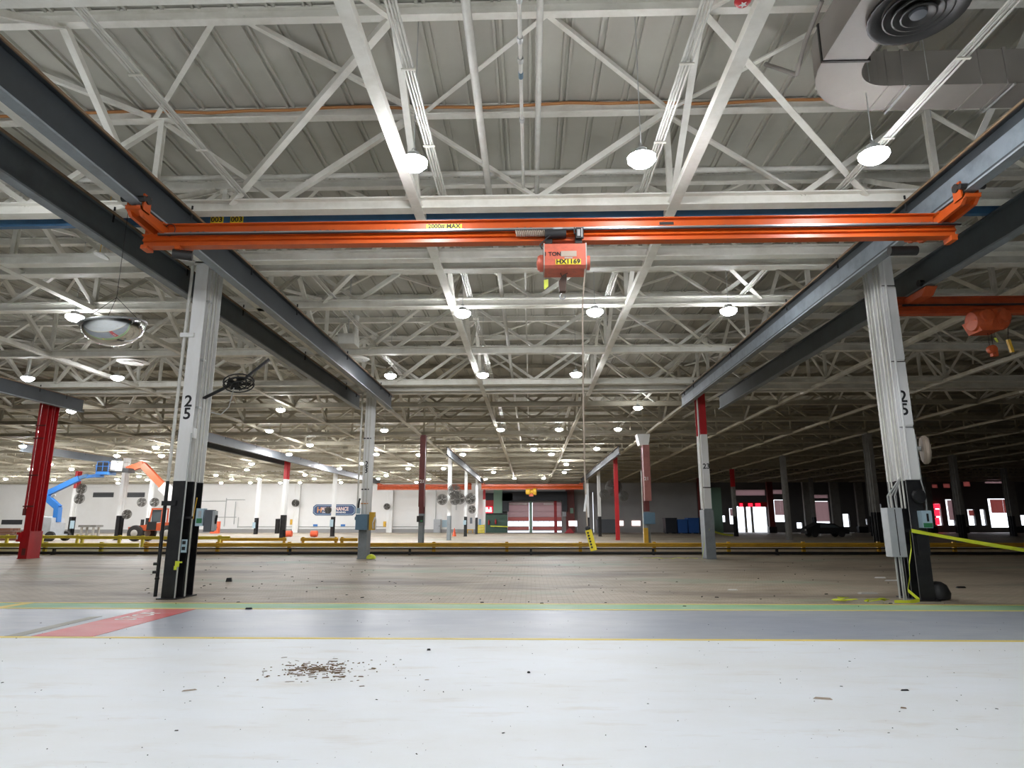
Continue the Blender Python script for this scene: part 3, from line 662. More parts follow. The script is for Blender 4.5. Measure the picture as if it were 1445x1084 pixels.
MB().box(hx1-.15, hx1-.10, YC-.206, YC-.2, ZB+.04, ZB+.16).box(hx1-.08, hx1-.06, YC-.206, YC-.2, ZB+.02, ZB+.18).build('switch_plate', 'steel', t)
MB().path([(hx0+.28,YC-.17,ZB+.14),(hx0+.1,YC-.22,ZB+.03),(hx0-.06,YC-.2,ZB-.12),(hx0-.02,YC-.2,ZB-.2)], .012, 6).build('power_cable', 'dark', t)
hy = YC-.252
MB().box(hx0+.30, hx0+.57, hy-.004, hy+.002, hz0+.20, hz0+.30).build('data_plate', 'beigecord', t)
MB().box(hx0+.36, hx0+.50, hy-.004, hy+.002, hz0+.165, hz0+.188).build('data_plate', 'rim', t)
text('1 TON', 'rating_text', 'ink', (hx0+.155, hy-.003, hz0+.245), .10, t, bold=.002)
MB().box(hx0+.205, hx0+.64, hy-.005, hy+.002, hz0+.055, hz0+.150).build('number_label', 'label', t)
text('HX1169', 'number_text', 'ink', (hx0+.422, hy-.008, hz0+.1025), .112, t, bold=.0035, sx=1.08)
# hook block
hk = P(794, 400, YC)
MB().tube((hx0+.30, YC, hz0), (hk.x-.01, YC, hk.z+.12), .006, 5).tube((hk.x+.09, YC, hz0), (hk.x+.05, YC, hk.z+.16), .006, 5).build('hoist_rope', 'dark', t)
h = MB().prism([(hk.x-.06,hk.z-.16),(hk.x-.07,hk.z+.02),(hk.x+.0,hk.z+.13),(hk.x+.06,hk.z+.16),(hk.x+.07,hk.z+.10),(hk.x+.05,hk.z-.16)], YC-.06, YC+.06, 'y').build('hook_block', 'darkbrown', t)
pts = [(hk.x-.01+.045*math.cos(a), YC, hk.z-.24+.05*math.sin(a)) for a in [math.pi*(.5+1.55*i/10) for i in range(11)]]
MB().path(pts, .014, 6).build('hook', 'steel', h)
# limit tag
tg = P(770, 402, YC)
mb = MB().tube((tg.x+.005, YC, tg.z+.08), (tg.x+.005, YC, hz0), .003, 4); mb.build('tag_string', 'dark', t)
o = MB().prism([(tg.x-.03,tg.z+.09),(tg.x+.045,tg.z+.10),(tg.x+.045,tg.z-.03),(tg.x-.02,tg.z-.09),(tg.x-.03,tg.z-.05)], YC-.004, YC+.004, 'y').build('warning_tag', 'tag', t); o['label'] = 'lime yellow hanging tag'
# pendant control
pc = [Vector((hx1-.03, YC-.18, hz0+.05)), Vector((hx1-.03, YC-.15, hz0-.03)), P(822, 430, YC), P(823, 560, YC), P(825, 660, YC), P(827, 712, YC), P(829, 745, YC)]
t = thing('pendant_control', 'yellow pendant control hanging tilted on a long cord from the hoist', 'control', tuple(P(838, 777, YC)))
MB().path(pc, .013, 6).build('cord', 'beigecord', t)
MB().path([P(828, 698, YC-.02), P(826, 712, YC-.02), P(825, 722, YC-.02)], .02, 6).build('cord_wrap', 'whiteink', t)
a, b = P(830, 748, YC), P(838, 777, YC)
MB().bar(a, b, .10, .075, up=(0,-1,0)).build('control_body', 'label', t)
d = (b-a)
for k in range(6):
    c = a+d*(.14+.14*k)+Vector((-.02,-.04,0)); MB().tube(c, c+Vector((0,-.012,0)), .017, 8).build('button', 'ink', t)
MB().lathe([(.03,0),(.045,.05),(.03,.08)], a+Vector((0,0,-.02)), (-.2,0,1), 10).build('cord_grip', 'dark', t)
# ---- blue beam behind the crane
t = thing('blue_beam', 'long blue steel beam crossing just behind the orange crane bridge', 'beam', (0, 12.05, 7.5))
MB().box(-16, 14, 12.0, 12.12, 7.50, 7.66).build('beam_body', 'bluebeam', t)
MB().path([Vector((x, 11.98, 7.68+.015*math.sin(x*2))) for x in [-16+i for i in range(31)]], .012, 5).build('yellow_cord', 'yellow', t)
for px in (306, 334):
    q = P(px, 312, 11.99); MB().box(q.x-.13, q.x+.13, 11.985, 12.0, 7.50, 7.66).build('number_tag', 'label', t)
    text('003', 'tag_text', 'ink', (q.x, 11.982, 7.58), .16, t, bold=.002)
# ---- second crane, right bay
t = thing('bridge_crane', 'dull orange overhead crane at right behind the right column 25', 'crane', (15, 14.9, ZB))
y2 = 15.1
MB().prism([(y2+a, ZB+b) for a, b in prof], 8.75, 22, 'x').build('bridge_beam', 'orange2', t)
MB().box(8.9, 22, y2-.14, y2-.10, ZB+.185, ZB+.225).build('conductor_rail', 'dark', t)
e = MB().prism([(y2-.9,6.82),(y2+.9,6.82),(y2+.7,6.66),(y2-.7,6.66)], 9.02, 9.28, 'x').build('end_truck', 'orange2', t)
for yy in (-.7, .7):
    for s in (-1, 1): MB().tube((9.15+s*.06, y2+yy, 6.96), (9.15+s*.17, y2+yy, 6.96), .08, 12).build('wheel', 'darkmetal', e)
hc = P(1393, 452, y2-.1)
t2 = thing('electric_hoist', 'dull orange hoist on the second crane near the right edge', 'hoist', (hc.x, y2, hc.z-.25))
MB().lathe([(.03,-.40),(.22,-.38),(.26,-.28),(.26,-.05),(.20,-.02),(.20,.10),(.27,.14),(.27,.34),(.20,.42),(.03,.44)], (hc.x, y2-.1, hc.z), (1,0,.08), 18).build('hoist_drum', 'orange2', t2, True)
MB().lathe([(.05,0),(.14,.02),(.16,.10),(.12,.14)], (hc.x-.16, y2-.42, hc.z+.04), (0,1,0), 14).build('gear_cover', 'orange2', t2, True)
MB().lathe([(.05,0),(.14,.02),(.16,.10),(.12,.14)], (hc.x+.22, y2-.42, hc.z+.03), (0,1,0), 14).build('gear_cover', 'orange2', t2, True)
MB().prism([(hc.x-.40,hc.z-.02),(hc.x+.46,hc.z+.02),(hc.x+.20,hc.z-.28),(hc.x-.28,hc.z-.30)], y2-.28, y2+.2, 'y').build('lower_housing', 'orange2', t2)
MB().box(hc.x-.22, hc.x+.22, y2-.18, y2+.18, hc.z+.2, ZB+.05).build('trolley', 'darkmetal', t2)
q = P(1405, 480, y2)
MB().prism([(q.x-.04,q.z+.05),(q.x+.02,q.z+.06),(q.x+.06,q.z-.04),(q.x+.02,q.z-.06)], y2-.004, y2+.004, 'y').build('warning_tag', 'tag', t2)
MB().tube((q.x, y2, q.z+.05), (q.x, y2, hc.z-.28), .004, 4).build('tag_string', 'dark', t2)
q = P(1400, 495, y2)
MB().tube((q.x-.04, y2, q.z+.1), (q.x-.04, y2, hc.z-.26), .006, 5).tube((q.x+.04, y2, q.z+.1), (q.x+.04, y2, hc.z-.26), .006, 5).build('hoist_rope', 'dark', t2)
h = MB().lathe([(.03,-.07),(.10,-.06),(.11,0),(.10,.06),(.03,.07)], (q.x, y2, q.z+.03), (0,1,0), 14).build('hook_block', 'orange2', t2, True)
MB().box(q.x-.03, q.x+.10, y2-.05, y2+.05, q.z-.14, q.z).build('block_cheek', 'orange2', h)
MB().tube((q.x+.02, y2-.06, q.z-.05), (q.x+.02, y2+.06, q.z-.05), .03, 8).build('sheave_pin', 'dark', h)
q = P(1424, 488, y2)
MB().bar((q.x, y2, q.z+.15), (q.x+.05, y2, q.z-.16), .07, .06).build('control_body', 'yellow', t2)
MB().tube((q.x, y2, q.z+.15), (q.x+.05, y2, hc.z-.1), .008, 5).build('control_cord', 'dark', t2)
# ---- far cranes
for xa, xb, mt, lab in ((-6.9, 7.35, 'orange', 'far orange crane bridge in front of the dock area'), (-21.6, -8.3, 'orange2', 'far dull orange crane bridge in front of the white wall')):
    t = thing('bridge_crane', lab, 'crane', ((xa+xb)/2, 92, 6.1))
    MB().prism([(92+a*1.8, 6.05+b*1.8) for a, b in prof], xa, xb, 'x').build('bridge_beam', mt, t)
    for X in (xa+.25, xb-.25): MB().box(X-.2, X+.2, 91, 93, 6.8, 6.95).build('end_truck', mt, t)
    if mt == 'orange':
        MB().lathe([(.05,-.8),(.4,-.75),(.45,-.2),(.3,-.1),(.3,.2),(.5,.3),(.5,.7),(.05,.8)], (.1, 91.6, 5.75), (1,0,0), 14).build('hoist_body', 'yellow', t, True)
        MB().box(-.2, .4, 91.4, 92, 5.1, 5.5).build('hook_block', 'orange', t); MB().tube((.1,91.7,5.5),(.1,91.7,5.8),.05,6).build('hoist_rope', 'dark', t)
# ================================================================== LAMPS
LX = lambda k: -1.83+3.62*k
LY = lambda j: 9.33+7.62*j
ld = thing('high_bay_lamp', 'x', 'lamp', (0, 0, 7.2), 'lit high bay lamps under the roof')
MB().lathe([(.03,.15),(.10,.145),(.11,.07),(.18,.05),(.20,.02),(.205,-.005)], (0,0,7.2), n=16).build('housing', 'galv', ld, True)
lens_o = MB().lathe([(.225,.01),(.22,-.04),(.16,-.10),(.09,-.13),(.02,-.14)], (0,0,7.2), n=12).build('lens', 'lens', ld, True)
MB().tube((0,0,7.34),(0,0,9.87), .008, 5).build('hanging_cable', 'galv', ld)
short_cable = bpy.data.meshes.new('short_cable'); _m = MB().tube((0,0,.14),(0,0,1.09), .008, 5); short_cable.from_pydata(_m.v, [], _m.f); short_cable.materials.append(M['galv'])
far_lens = lens_o.data.copy(); far_lens.materials.clear(); far_lens.materials.append(M['lensfar'])
MB().torus((0,0,7.42), (0,1,0), .03, .008, 10, 4).build('hook', 'steel', ld)
lamps = {0: [-2,0,1,2], 1: [-3,0,1,2], 2: [-5,-4,-1,0,1], 3: [-6,-3,2], 4: [-8,-4,-2,0,1,2]}
lamps = {j: [(LX(k), LY(j)) for k in ks] for j, ks in lamps.items()}
far_px = [(101,662),(43,662),(71,655),(165,643),(8,676),(165,676),(196,672),(220,631),(228,643),(349,641),(327,676),(208,677),(366,676),(342,685),(295,685),
          (408,641),(479,661),(531,641),(576,661),(545,671),(445,676),(381,685),(421,685),(453,686),(592,642),(605,676),(653,641),(626,661),(753,634),(778,641),(842,633),(799,655),(697,667),(796,667),(685,676),(726,675),(767,675)]
rows = {}
for px, py in far_px:
    q = Z(px, py, 7.2)
    rows.setdefault(round((q.y-9.33)/7.62), []).append((q.x, min(q.y, 93)))
for j, l in rows.items(): lamps.setdefault(j, []).extend(l)
for j in range(5, 12):  # added lamps filling the far left grid, there to brighten the far wall
    for k in range(-23, -2, 3):
        x, y = LX(k+(j % 2)), LY(j)
        if all(abs(x-a)+abs(y-b) > 5.5 for l in lamps.values() for a, b in l): lamps.setdefault(j, []).append((x, y))
for j in (-1, -2, -3): lamps[j] = [(LX(k), LY(j)) for k in (-4,-2,-1,0,1,2)]
first = True
trs = TRUSS+[d-.33 for d in DBL]+[d+.33 for d in DBL]
for j in sorted(lamps):
    l = sorted(lamps[j])
    for n, (x, y) in enumerate(l):
        for ty in trs:
            if abs(y-ty) < .42: y = ty-.45
        if j < 0: lab = 'high bay lamp behind the camera, %s from the left, %s row back' % (ORDN[n], ORDN[-j-1])
        elif j == 0: lab = ['lamp cut off by the left edge of the photo', 'big glaring lamp left of the hoist, above the orange crane', 'big glaring lamp right of the hoist, above the orange crane', 'big glaring lamp under the air duct at upper right'][n]
        else: lab = 'lit high bay lamp, %s from the left in the %s lamp row from the camera' % (ORDN[n], ORDN[j])  # the far rows count the added fill lamps too
        if first: ld.location = (x, y, 7.2); ld['label'] = lab; first = False
        else:
            r = dup(ld, (x, y, 7.2), lab)
            for c in r.children:
                if j >= 5 and c.name.startswith('lens'): c.data = far_lens
                if j == 0 and n == 3 and c.name.startswith('hanging_cable'): c.data = short_cable
# ================================================================== AIR DUCT at upper right
t = thing('air_duct', 'beige air duct with elbow and round diffuser at the upper right', 'duct', (5.2, 9.3, 8.3))
dz0, dz1 = 8.3, 8.92
da, db = 9.17, 9.80                     # run along X
xa_, xb_ = 4.40, 5.05                   # run towards the camera
MB().box(5.62, 20, da, db, dz0, dz1).build('straight_run', 'duct', t)
arc = []; cxx, cyy = 5.62, 8.60
ri, ro_ = .57, 1.22
outer = [(cxx-ro_*math.cos(a), cyy+ro_*.985*math.sin(a)) for a in [math.pi/2*i/10 for i in range(11)]]
inner = [(cxx-ri*math.cos(a), cyy+ri*math.sin(a)) for a in [math.pi/2*i/10 for i in range(11)]]
MB().prism(outer+inner[::-1], dz0, dz1, 'z').build('elbow', 'duct', t)
MB().box(xa_, xb_, 6.7, 8.60, dz0, dz1).build('straight_run', 'duct', t)
MB().tube((5.20,7.55,dz0+.12), (5.20,7.55,dz0-.02), .43, 28).build('diffuser_neck', 'duct', t, True)
for xx in (5.70, 5.95, 7.15, 7.55, 8.9):
    MB().box(xx-.025, xx+.025, da-.02, db+.02, dz0-.02, dz1+.02).build('duct_seam', 'duct', t)
for xx in (5.98, 7.6): MB().tube((xx, da-.05, dz0-.04), (xx, db+.05, dz0-.04), .02, 6).build('trapeze_rod', 'galv', t)
MB().box(xa_-.02, 5.1, 8.56, 8.60, dz0-.02, dz1+.02).build('duct_seam', 'darkmetal', t)
dc = Vector((5.20, 7.55, dz0))
MB().lathe([(.40,0),(.45,-.05),(.58,-.10),(.61,-.10),(.61,-.07),(.50,-.02),(.46,.0)], dc, n=36).build('diffuser_ring', 'darkmetal', t, True)
for r, z in ((.43,-.10), (.32,-.125), (.22,-.145)):
    MB().lathe([(r-.09,z+.05),(r-.02,z-.005),(r,z),(r,z+.02),(r-.06,z+.07)], dc, n=30).build('diffuser_cone', 'darkmetal', t, True)
MB().lathe([(.02,-.15),(.10,-.14),(.11,-.10),(.02,-.09)], dc, n=20).build('diffuser_cone', 'dgreybox', t, True)
MB().box(5.05, 5.22, 7.2, 7.26, dz0-.16, dz0-.11).build('damper_lever', 'galv', t)
for xx, yy in ((5.3,9.0),(6.2,9.0),(6.8,9.95),(8.0,9.0),(9.2,9.0)): MB().tube((xx,yy,dz0-.04),(xx,yy,9.75), .007, 5).build('hanger_rod', 'galv', t)
MB().path([(4.35,8.3,9.1),(4.33,8.9,8.9),(4.38,9.4,8.7),(4.1,9.9,9.3)], .035, 8).build('flex_tube', 'duct', t, True)
# alarm bell
q = Z(1048, 0, 7.42)
t = thing('alarm_bell', 'small red round bell with white star at the top edge', 'bell', (q.x, q.y, 7.36))
MB().lathe([(.02,0),(.07,.01),(.095,.04),(.095,.06)], (q.x, q.y, 7.36), n=18).build('bell_dome', 'colred', t, True)
star = [(q.x+(.045 if i % 2 == 0 else .02)*math.sin(math.pi*i/5), q.y+(.045 if i % 2 == 0 else .02)*math.cos(math.pi*i/5)) for i in range(10)]
MB().prism(star, 7.352, 7.362, 'z').build('star', 'whiteink', t); MB().tube((q.x,q.y,7.42),(q.x,q.y,7.52), .015, 6).build('stem', 'darkmetal', t)
# convex mirror
Ym = 11.0; q = P(158, 470, Ym)
t = thing('convex_mirror', 'round silver convex mirror hanging from wires left of the left column 25', 'mirror', (q.x, Ym, q.z-.25))
ax = Vector((.12, .1, -1)).normalized(); cc = q+Vector((0,0,.17))
MB().lathe([(.52*math.cos(a), .40*math.sin(a)) for a in [math.pi/2*i/11 for i in range(12)]][:-1]+[(.01,.40)], cc, ax, 40).build('mirror_dome', 'mirror', t, True)
MB().torus(cc, ax, .525, .022, 40, 8).build('rim', 'steel', t, True)
top = cc+Vector((0,0,.5))
for k in range(3):
    a = 2*math.pi*k/3+.4; MB().tube(cc+Vector((.5*math.cos(a), .5*math.sin(a), .02)), top, .005, 5).build('wire', 'darkmetal', t)
MB().tube(top, (top.x, top.y, 7.6), .005, 5).build('wire', 'darkmetal', t)
# unlit white shade
q = P(143, 362, 13.2)
t = thing('hanging_shade', 'small tilted white unlit lamp shade on a yellow cord, upper left', 'lamp', tuple(q))
MB().lathe([(.16,0),(.15,.03),(.05,.07),(.02,.08)], q, (.3,.1,1), 14).build('shade', 'whiteink', t, True)
MB().tube(q+Vector((-.05,0,.06)), (q.x+.1, q.y, 9.82), .008, 5).build('cord', 'yellow', t)
# fans
def fan(c, R, lab, mt='darkmetal', axis=(0,-1,0.05), bracket=None, tilt=0):
    t = thing('wall_fan', lab, 'fan', tuple(c), 'fans on columns and walls')
    c = Vector(c); ax = Vector(axis).normalized()
    g = MB()
    for off in (-.12, .12):
        for rr in ((1, .85, .70, .55, .40) if R > .33 else (1, .5)): g.torus(c+ax*off*R*1.6*(1.1-rr*.4), ax, R*rr, .012+.02*R, 20, 4)
    s = Vector((1,0,0)) if abs(ax.x) < .8 else Vector((0,1,0)); u = ax.cross(s).normalized(); s = u.cross(ax)
    for k in range(10):
        a = math.pi*2*k/10; g.tube(c+ax*.14*R, c+(s*math.cos(a)+u*math.sin(a))*R, .01+.008*R, 4)
    g.build('guard', mt, t)
    for k in range(4):
        a = math.pi/2*k+.5; d = s*math.cos(a)+u*math.sin(a); n_ = s*math.cos(a+.95)+u*math.sin(a+.95)
        MB().add([c+d*.15*R-ax*.04*R, c+d*.86*R-ax*.08*R, c+n_*.86*R+ax*.08*R, c+n_*.15*R+ax*.04*R, c+d*.15*R-ax*.06*R, c+d*.86*R-ax*.1*R, c+n_*.86*R+ax*.06*R, c+n_*.15*R+ax*.02*R],
                 [(0,1,2,3),(7,6,5,4),(0,4,5,1),(1,5,6,2),(2,6,7,3),(3,7,4,0)]).build('blade', mt, t)
    MB().tube(c-ax*.25*R, c+ax*.14*R, .18*R, 10).build('motor', mt, t, True)
    if bracket is not None: MB().tube(c-ax*.2*R, bracket, .03+.02*R, 6).build('bracket', mt, t)
    return t
q = P(337, 541, 14.2)
t = fan(q, .32, 'black fan with dangling cord on the right of the left column 25', 'dark', (.25,-.32,-1), Vector((-7.46, 14.35, 4.35)))
MB().bar(q+Vector((.05,.1,.1)), q+Vector((.55,.25,.62)), .10, .05).build('support_arm', 'dark', t)
MB().path([q+Vector((-.1,0,-.1)), q+Vector((-.18,0,-.55)), q+Vector((-.35,0,-.72)), q+Vector((-.62,.1,-.65))], .012, 5).build('cord', 'galv', t)
q = P(1305, 635, 14.3)
t = thing('wall_fan', 'beige round fan seen edge on, right of the right column 25', 'fan', tuple(q), 'fans on columns and walls')
MB().lathe([(.05,-.07),(.27,-.06),(.31,-.02),(.31,.03),(.27,.07),(.05,.08)], q, (.93,-.36,0), 28).build('fan_drum', 'beigecord', t, True)
MB().tube(q, (8.2, 14.3, q.z), .03, 8).build('bracket', 'galv', t); MB().tube(q+Vector((-.06,.02,.03)), q+Vector((-.20,.06,.03)), .055, 10).build('motor', 'galv', t)
fl_ = [(624,705,59,.75,'left fan of the pair on the white column with grey base'),(642,705,59,.75,'right fan of the pair on the white column with grey base'),(641,693,59.2,.95,'big fan on the right of the white column with grey base'),
       (649,704,74.5,.95,'left fan of the twin fans on the deep white column'),(664,704,74.5,.95,'right fan of the twin fans on the deep white column'),(666,719,89.5,.85,'low fan on the farthest white column'),
       (853,698,59.5,.7,'left fan of the pair on the slim red column'),(880,700,59.5,.7,'right fan of the pair on the slim red column'),(866,688,60.6,1.2,'large dark fan behind the slim red column'),
       (115,690,74.5,.9,'upper fan beside the wide red topped column'),(112,704,74.5,.9,'lower fan beside the wide red topped column'),(179,726,59,.65,'low fan beside the column under the baskets'),
       (200,709,89,.95,'left fan above the orange telehandler'),(218,709,89,.95,'right fan above the orange telehandler'),
       (417,710,102.8,.9,'dark fan on wall pilaster left of the sign'),(546,715,102.8,.8,'dark fan on wall pilaster right of the sign'),(463,720,74.5,.6,'blurred grey fan in front of the sign')]
for px, py, Y, R, lab in fl_:
    q = P(px, py, Y); br = q+Vector((0, .45, .1))
    fan(q, R*.62, lab, 'fangrey', (.1,-1,.05), br)
# round ceiling diffusers and white box
for px, py, Y in ((500, 507, 25.0), (188, 512, 24.6), (338, 509, 23.8)):
    q = P(px, py, Y)
    t = thing('ceiling_diffuser', {500: 'round cream air outlet above the left column 23', 188: 'round cream air outlet left of the left column 25', 338: 'round cream air outlet just right of the left column 25'}[px], 'vent', tuple(q))
    MB().lathe([(.55,0),(.60,.03),(.42,.14),(.30,.3)], q, n=24).build('cone', 'pipe', t, True)
    MB().lathe([(.03,-.03),(.36,-.02),(.34,.05),(.03,.06)], q, n=20).build('inner_disc', 'pipe', t, True)
    MB().tube(q+Vector((0,0,.3)), (q.x, q.y, 9.78), .12, 14).build('duct_neck', 'pipe', t, True)
q = P(491, 480, 20.8)
t = thing('ceiling_unit', 'white square box hung under the roof above the left runway', 'box', tuple(q))
MB().box(q.x-.28, q.x+.28, q.y-.2, q.y+.4, q.z-.18, q.z+.18).build('box_body', 'pipe', t); MB().tube((q.x,q.y,q.z+.18),(q.x,q.y,9.75), .02, 6).build('hanger_rod', 'galv', t)

# ================================================================== FLOOR ITEMS: rails
def guard_rail(x0, x1, Y, mt, lab, pitch=3.66, h=.56, off=0.0, grp=None, board=True):
    t = thing('guard_rail', lab, 'guard rail', ((x0+x1)/2, Y, 0), grp)
    n = int((x1-x0-off)/pitch)+1
    for k in range(n):
        xx = x0+off+pitch*k
        if xx > x1: break
        MB().box(xx-.075, xx+.075, Y-.02, Y+.12, 0, h+.05).build('post', mt, t)
    yz = [(Y-.05,h),(Y-.09,h-.03),(Y-.09,h-.08),(Y-.045,h-.10),(Y-.09,h-.12),(Y-.09,h-.17),(Y-.05,h-.20),(Y-.02,h-.20),(Y-.02,h)]
    MB().prism(yz, x0, x1, 'x').build('rail', mt, t)
    if board: MB().box(x0, x1, Y-.03, Y+.02, h-.30, h-.25).build('lower_strip', 'timber' if mt == 'yellow' else mt, t)
    return t
guard_rail(-19.6, 30, 33.3, 'yellow', 'long low yellow guard rail running across the middle of the hall', 3.66, .57, .1)
guard_rail(-31, -19.7, 33.1, 'yellow2', 'brighter yellow guard rail at far left beside the red column', 2.9, .57, .6)
for Y, z, r, lab in ((33.0, .30, .035, 'upper dark steel pipe under the long yellow guard rail'), (32.9, .09, .07, 'lower dark steel pipe lying under the long yellow guard rail')):
    t = thing('floor_pipe', lab, 'pipe', (0, Y, 0))
    MB().tube((-32, Y, z), (31, Y, z), r, 10).build('pipe_run', 'dark', t, True)
    for xx in range(-30, 31, 6): MB().box(xx-.05, xx+.05, Y-.07, Y+.07, 0, z).build('support', 'dark', t)
for xs, Y, lab in (((-40.0,-28.9), 43.5, 'bright yellow barrier left of the red column in the second rank'), ((-28.7,-24.4), 41.5, 'yellow barrier right of the red column in the second rank'), ((-24.2,-18.5), 40.5, 'bright yellow barrier by the telehandler in the second rank')):
    guard_rail(xs[0], xs[1], Y, 'yellow2', lab, 2.4, .75, .2, 'yellow barriers in the second rank', False)
for (a, b), Y, lab in ((((310,405)), 42, 'yellow barrier beam in front of the red topped column'), (((425,478)), 42, 'longer yellow barrier below the maintenance sign'), (((480,505)), 41.5, 'short yellow barrier just left of the left column 23')):
    x0, x1 = P(a, 757, Y).x, P(b, 757, Y).x
    guard_rail(x0, x1, Y, 'yellow', lab, max(1.2, (x1-x0)-.3), .62, .12, 'yellow barriers in the second rank', False)
struct(MB().box(-33, 31, 33.62, 33.82, 0, .34).build('trim_1', 'colwhite'))
# caution tape
def ribbon(pts, w, name, lab, twist=0.6, flat=False):
    mb = MB(); n = len(pts); vs = []
    for k, p in enumerate(pts):
        p = Vector(p); a = twist*math.sin(k*.9)
        d = Vector((0, math.sin(a), math.cos(a)))*w/2 if not flat else Vector((math.cos(k*1.7), math.sin(k*1.7), .25))*w/2
        vs += [p-d, p+d, p-d+Vector((.002,.003,.001)), p+d+Vector((.002,.003,.001))]
    fs = []
    for k in range(n-1):
        o = 4*k; fs += [(o,o+1,o+5,o+4),(o+2,o+6,o+7,o+3),(o,o+4,o+6,o+2),(o+1,o+3,o+7,o+5)]
    mb.add(vs, fs); return solo(mb, name, 'tape', lab, 'tape')
A = P(1286, 749, 13.93); B = Vector((13.5, 13.6, .62))
ribbon([A.lerp(B, i/14)+Vector((0,0,-.10*math.sin(math.pi*i/14))) for i in range(15)], .075, 'caution_tape', 'yellow caution tape stretched from the right column 25 to the right edge', .5)
mb = [P(1284,750,13.9), P(1286,775,13.88), P(1283,795,13.87), P(1284,815,13.86), P(1281,833,13.8)]; mb = mb+[Vector((7.72,13.72,.05)), Vector((7.5,13.66,.02)), Vector((7.2,13.68,.012))]
ribbon([Vector((p.x, p.y, max(p.z,.02))) for p in mb], .07, 'caution_tape', 'yellow caution tape hanging down the right column 25 to the floor', .2)
for c, lab in (((6.3, 13.75), 'farther crumpled strip of yellow tape on the floor by the right column 25'), ((6.85, 13.62), 'nearer crumpled strip of yellow tape on the floor by the right column 25')):
    ribbon([(c[0]+random.uniform(-.28,.28), c[1]+random.uniform(-.09,.09), .03+random.uniform(0,.07)) for _ in range(14)], .06, 'caution_tape', lab, flat=True)
A = Vector((X23R-.05, Y23R-.06, 1.25)); B = Vector((X23R+1.9, Y23R+3, .95))
ribbon([A.lerp(B, i/6)+Vector((0,0,-.06*math.sin(math.pi*i/6))) for i in range(7)], .09, 'caution_tape', 'yellow caution tape from the right column 23 toward the doorway', .3)
ribbon([(X23R-.27, Y23R-.08, 1.2), (X23R-.30, Y23R-.1, .7), (X23R-.38, Y23R-.1, .3), (X23R-.45, Y23R-.14, .04)], .09, 'caution_tape', 'yellow caution tape hanging beside the right column 23', .1)
ribbon([(X23R-.6-.22*i+random.uniform(-.1,.1), Y23R-.25+random.uniform(-.15,.15), .03+random.uniform(0,.05)) for i in range(12)], .06, 'caution_tape', 'crumpled yellow tape lying left of the right column 23', flat=True)
# debris
def chip(x, y, sx, sy, sz, rot, mb=None):
    mb = mb or MB(); c, s = math.cos(rot), math.sin(rot); vs = []
    for z, k in ((0, 1), (sz, .75)):
        for a, b in ((-1,-.8),(.9,-1),(1,.85),(.1,1),(-.9,.9)):
            u, v = a*sx*k/2, b*sy*k/2; vs.append((x+u*c-v*s, y+u*s+v*c, z+.001))
    return mb.add(vs, [(4,3,2,1,0),(5,6,7,8,9)]+[(i,(i+1)%5,5+(i+1)%5,5+i) for i in range(5)])
mb = MB()
for _ in range(330):
    r = abs(random.gauss(0, .34)); a = random.uniform(0, 2*math.pi); big = random.random() < .25
    chip(-2.38+r*math.cos(a)*1.0+.2*r, 7.50+r*math.sin(a)*.8, random.uniform(.02,.11) if big else random.uniform(.008,.03), random.uniform(.004,.014), random.uniform(.003,.010), random.gauss(.25,.35), mb)
o = mb.build('debris_heap', 'brown'); tag(o, 'scattered heap of splinters and dirt on the pale floor', 'debris'); o['kind'] = 'stuff'
mb = MB()
for _ in range(420):
    y_ = 2.2+9*random.random()**1.3; x_ = random.uniform(-.85*y_-.5, .85*y_+.5)
    s_ = random.uniform(.003,.010)
    chip(x_, y_, s_*random.choice((1,1,3)), s_, s_*.5, random.uniform(0,3), mb)
for _ in range(260):
    y_ = random.uniform(13, 30); x_ = random.uniform(-.6*y_, .6*y_); s_ = random.uniform(.008,.032)
    chip(x_, y_, s_*random.choice((1,1,3)), s_, s_*.5, random.uniform(0,3), mb)
o = mb.build('grit', 'darkmetal'); tag(o, 'small dark crumbs strewn over the whole floor', 'debris'); o['kind'] = 'stuff'
for px, py, L_, w_, h_, rot, mt, lab in ((1161,987,.17,.02,.015,-.25,'beigecord','thin splinter of wood lying on the pale floor at right'),(1277,975,.085,.02,.012,.1,'ink','black strip lying on the pale floor at right'),
    (1275,1000,.05,.014,.01,-.4,'brown','small brown chip on the pale floor below the black strip'),(323,821,.16,.12,.10,.3,'ink','black lump on the worn floor right of the left column 25'),
    (605,918,.05,.03,.02,.2,'ink','dark crumb just below the yellow aisle line'),(746,950,.028,.028,.016,.6,'ink','dark pebble on the pale floor below the hoist'),
    (351,860,.13,.04,.03,.1,'ink','dark scrap on the far yellow aisle line'),(267,975,.14,.012,.01,.5,'beigecord','short stick on the pale floor at left'),
    (1034,833,.25,.06,.02,.0,'whiteink','white scrap on the worn floor behind the green stripe'),(1242,816,.35,.05,.03,-.1,'whiteink','longer white strip left of the right column 25'),(1258,820,.4,.05,.03,.0,'whiteink','white strip touching the right column 25 base'),
    (1225,838,.45,.20,.03,.1,'rim','broken pale slab by the right column 25'),(1356,830,.25,.08,.04,.1,'ink','dark scrap on the dim floor right of the right column 25')):
    g = G(px, py); solo(chip(g.x, g.y, L_, w_, h_, rot), 'scrap', mt, lab, 'debris')
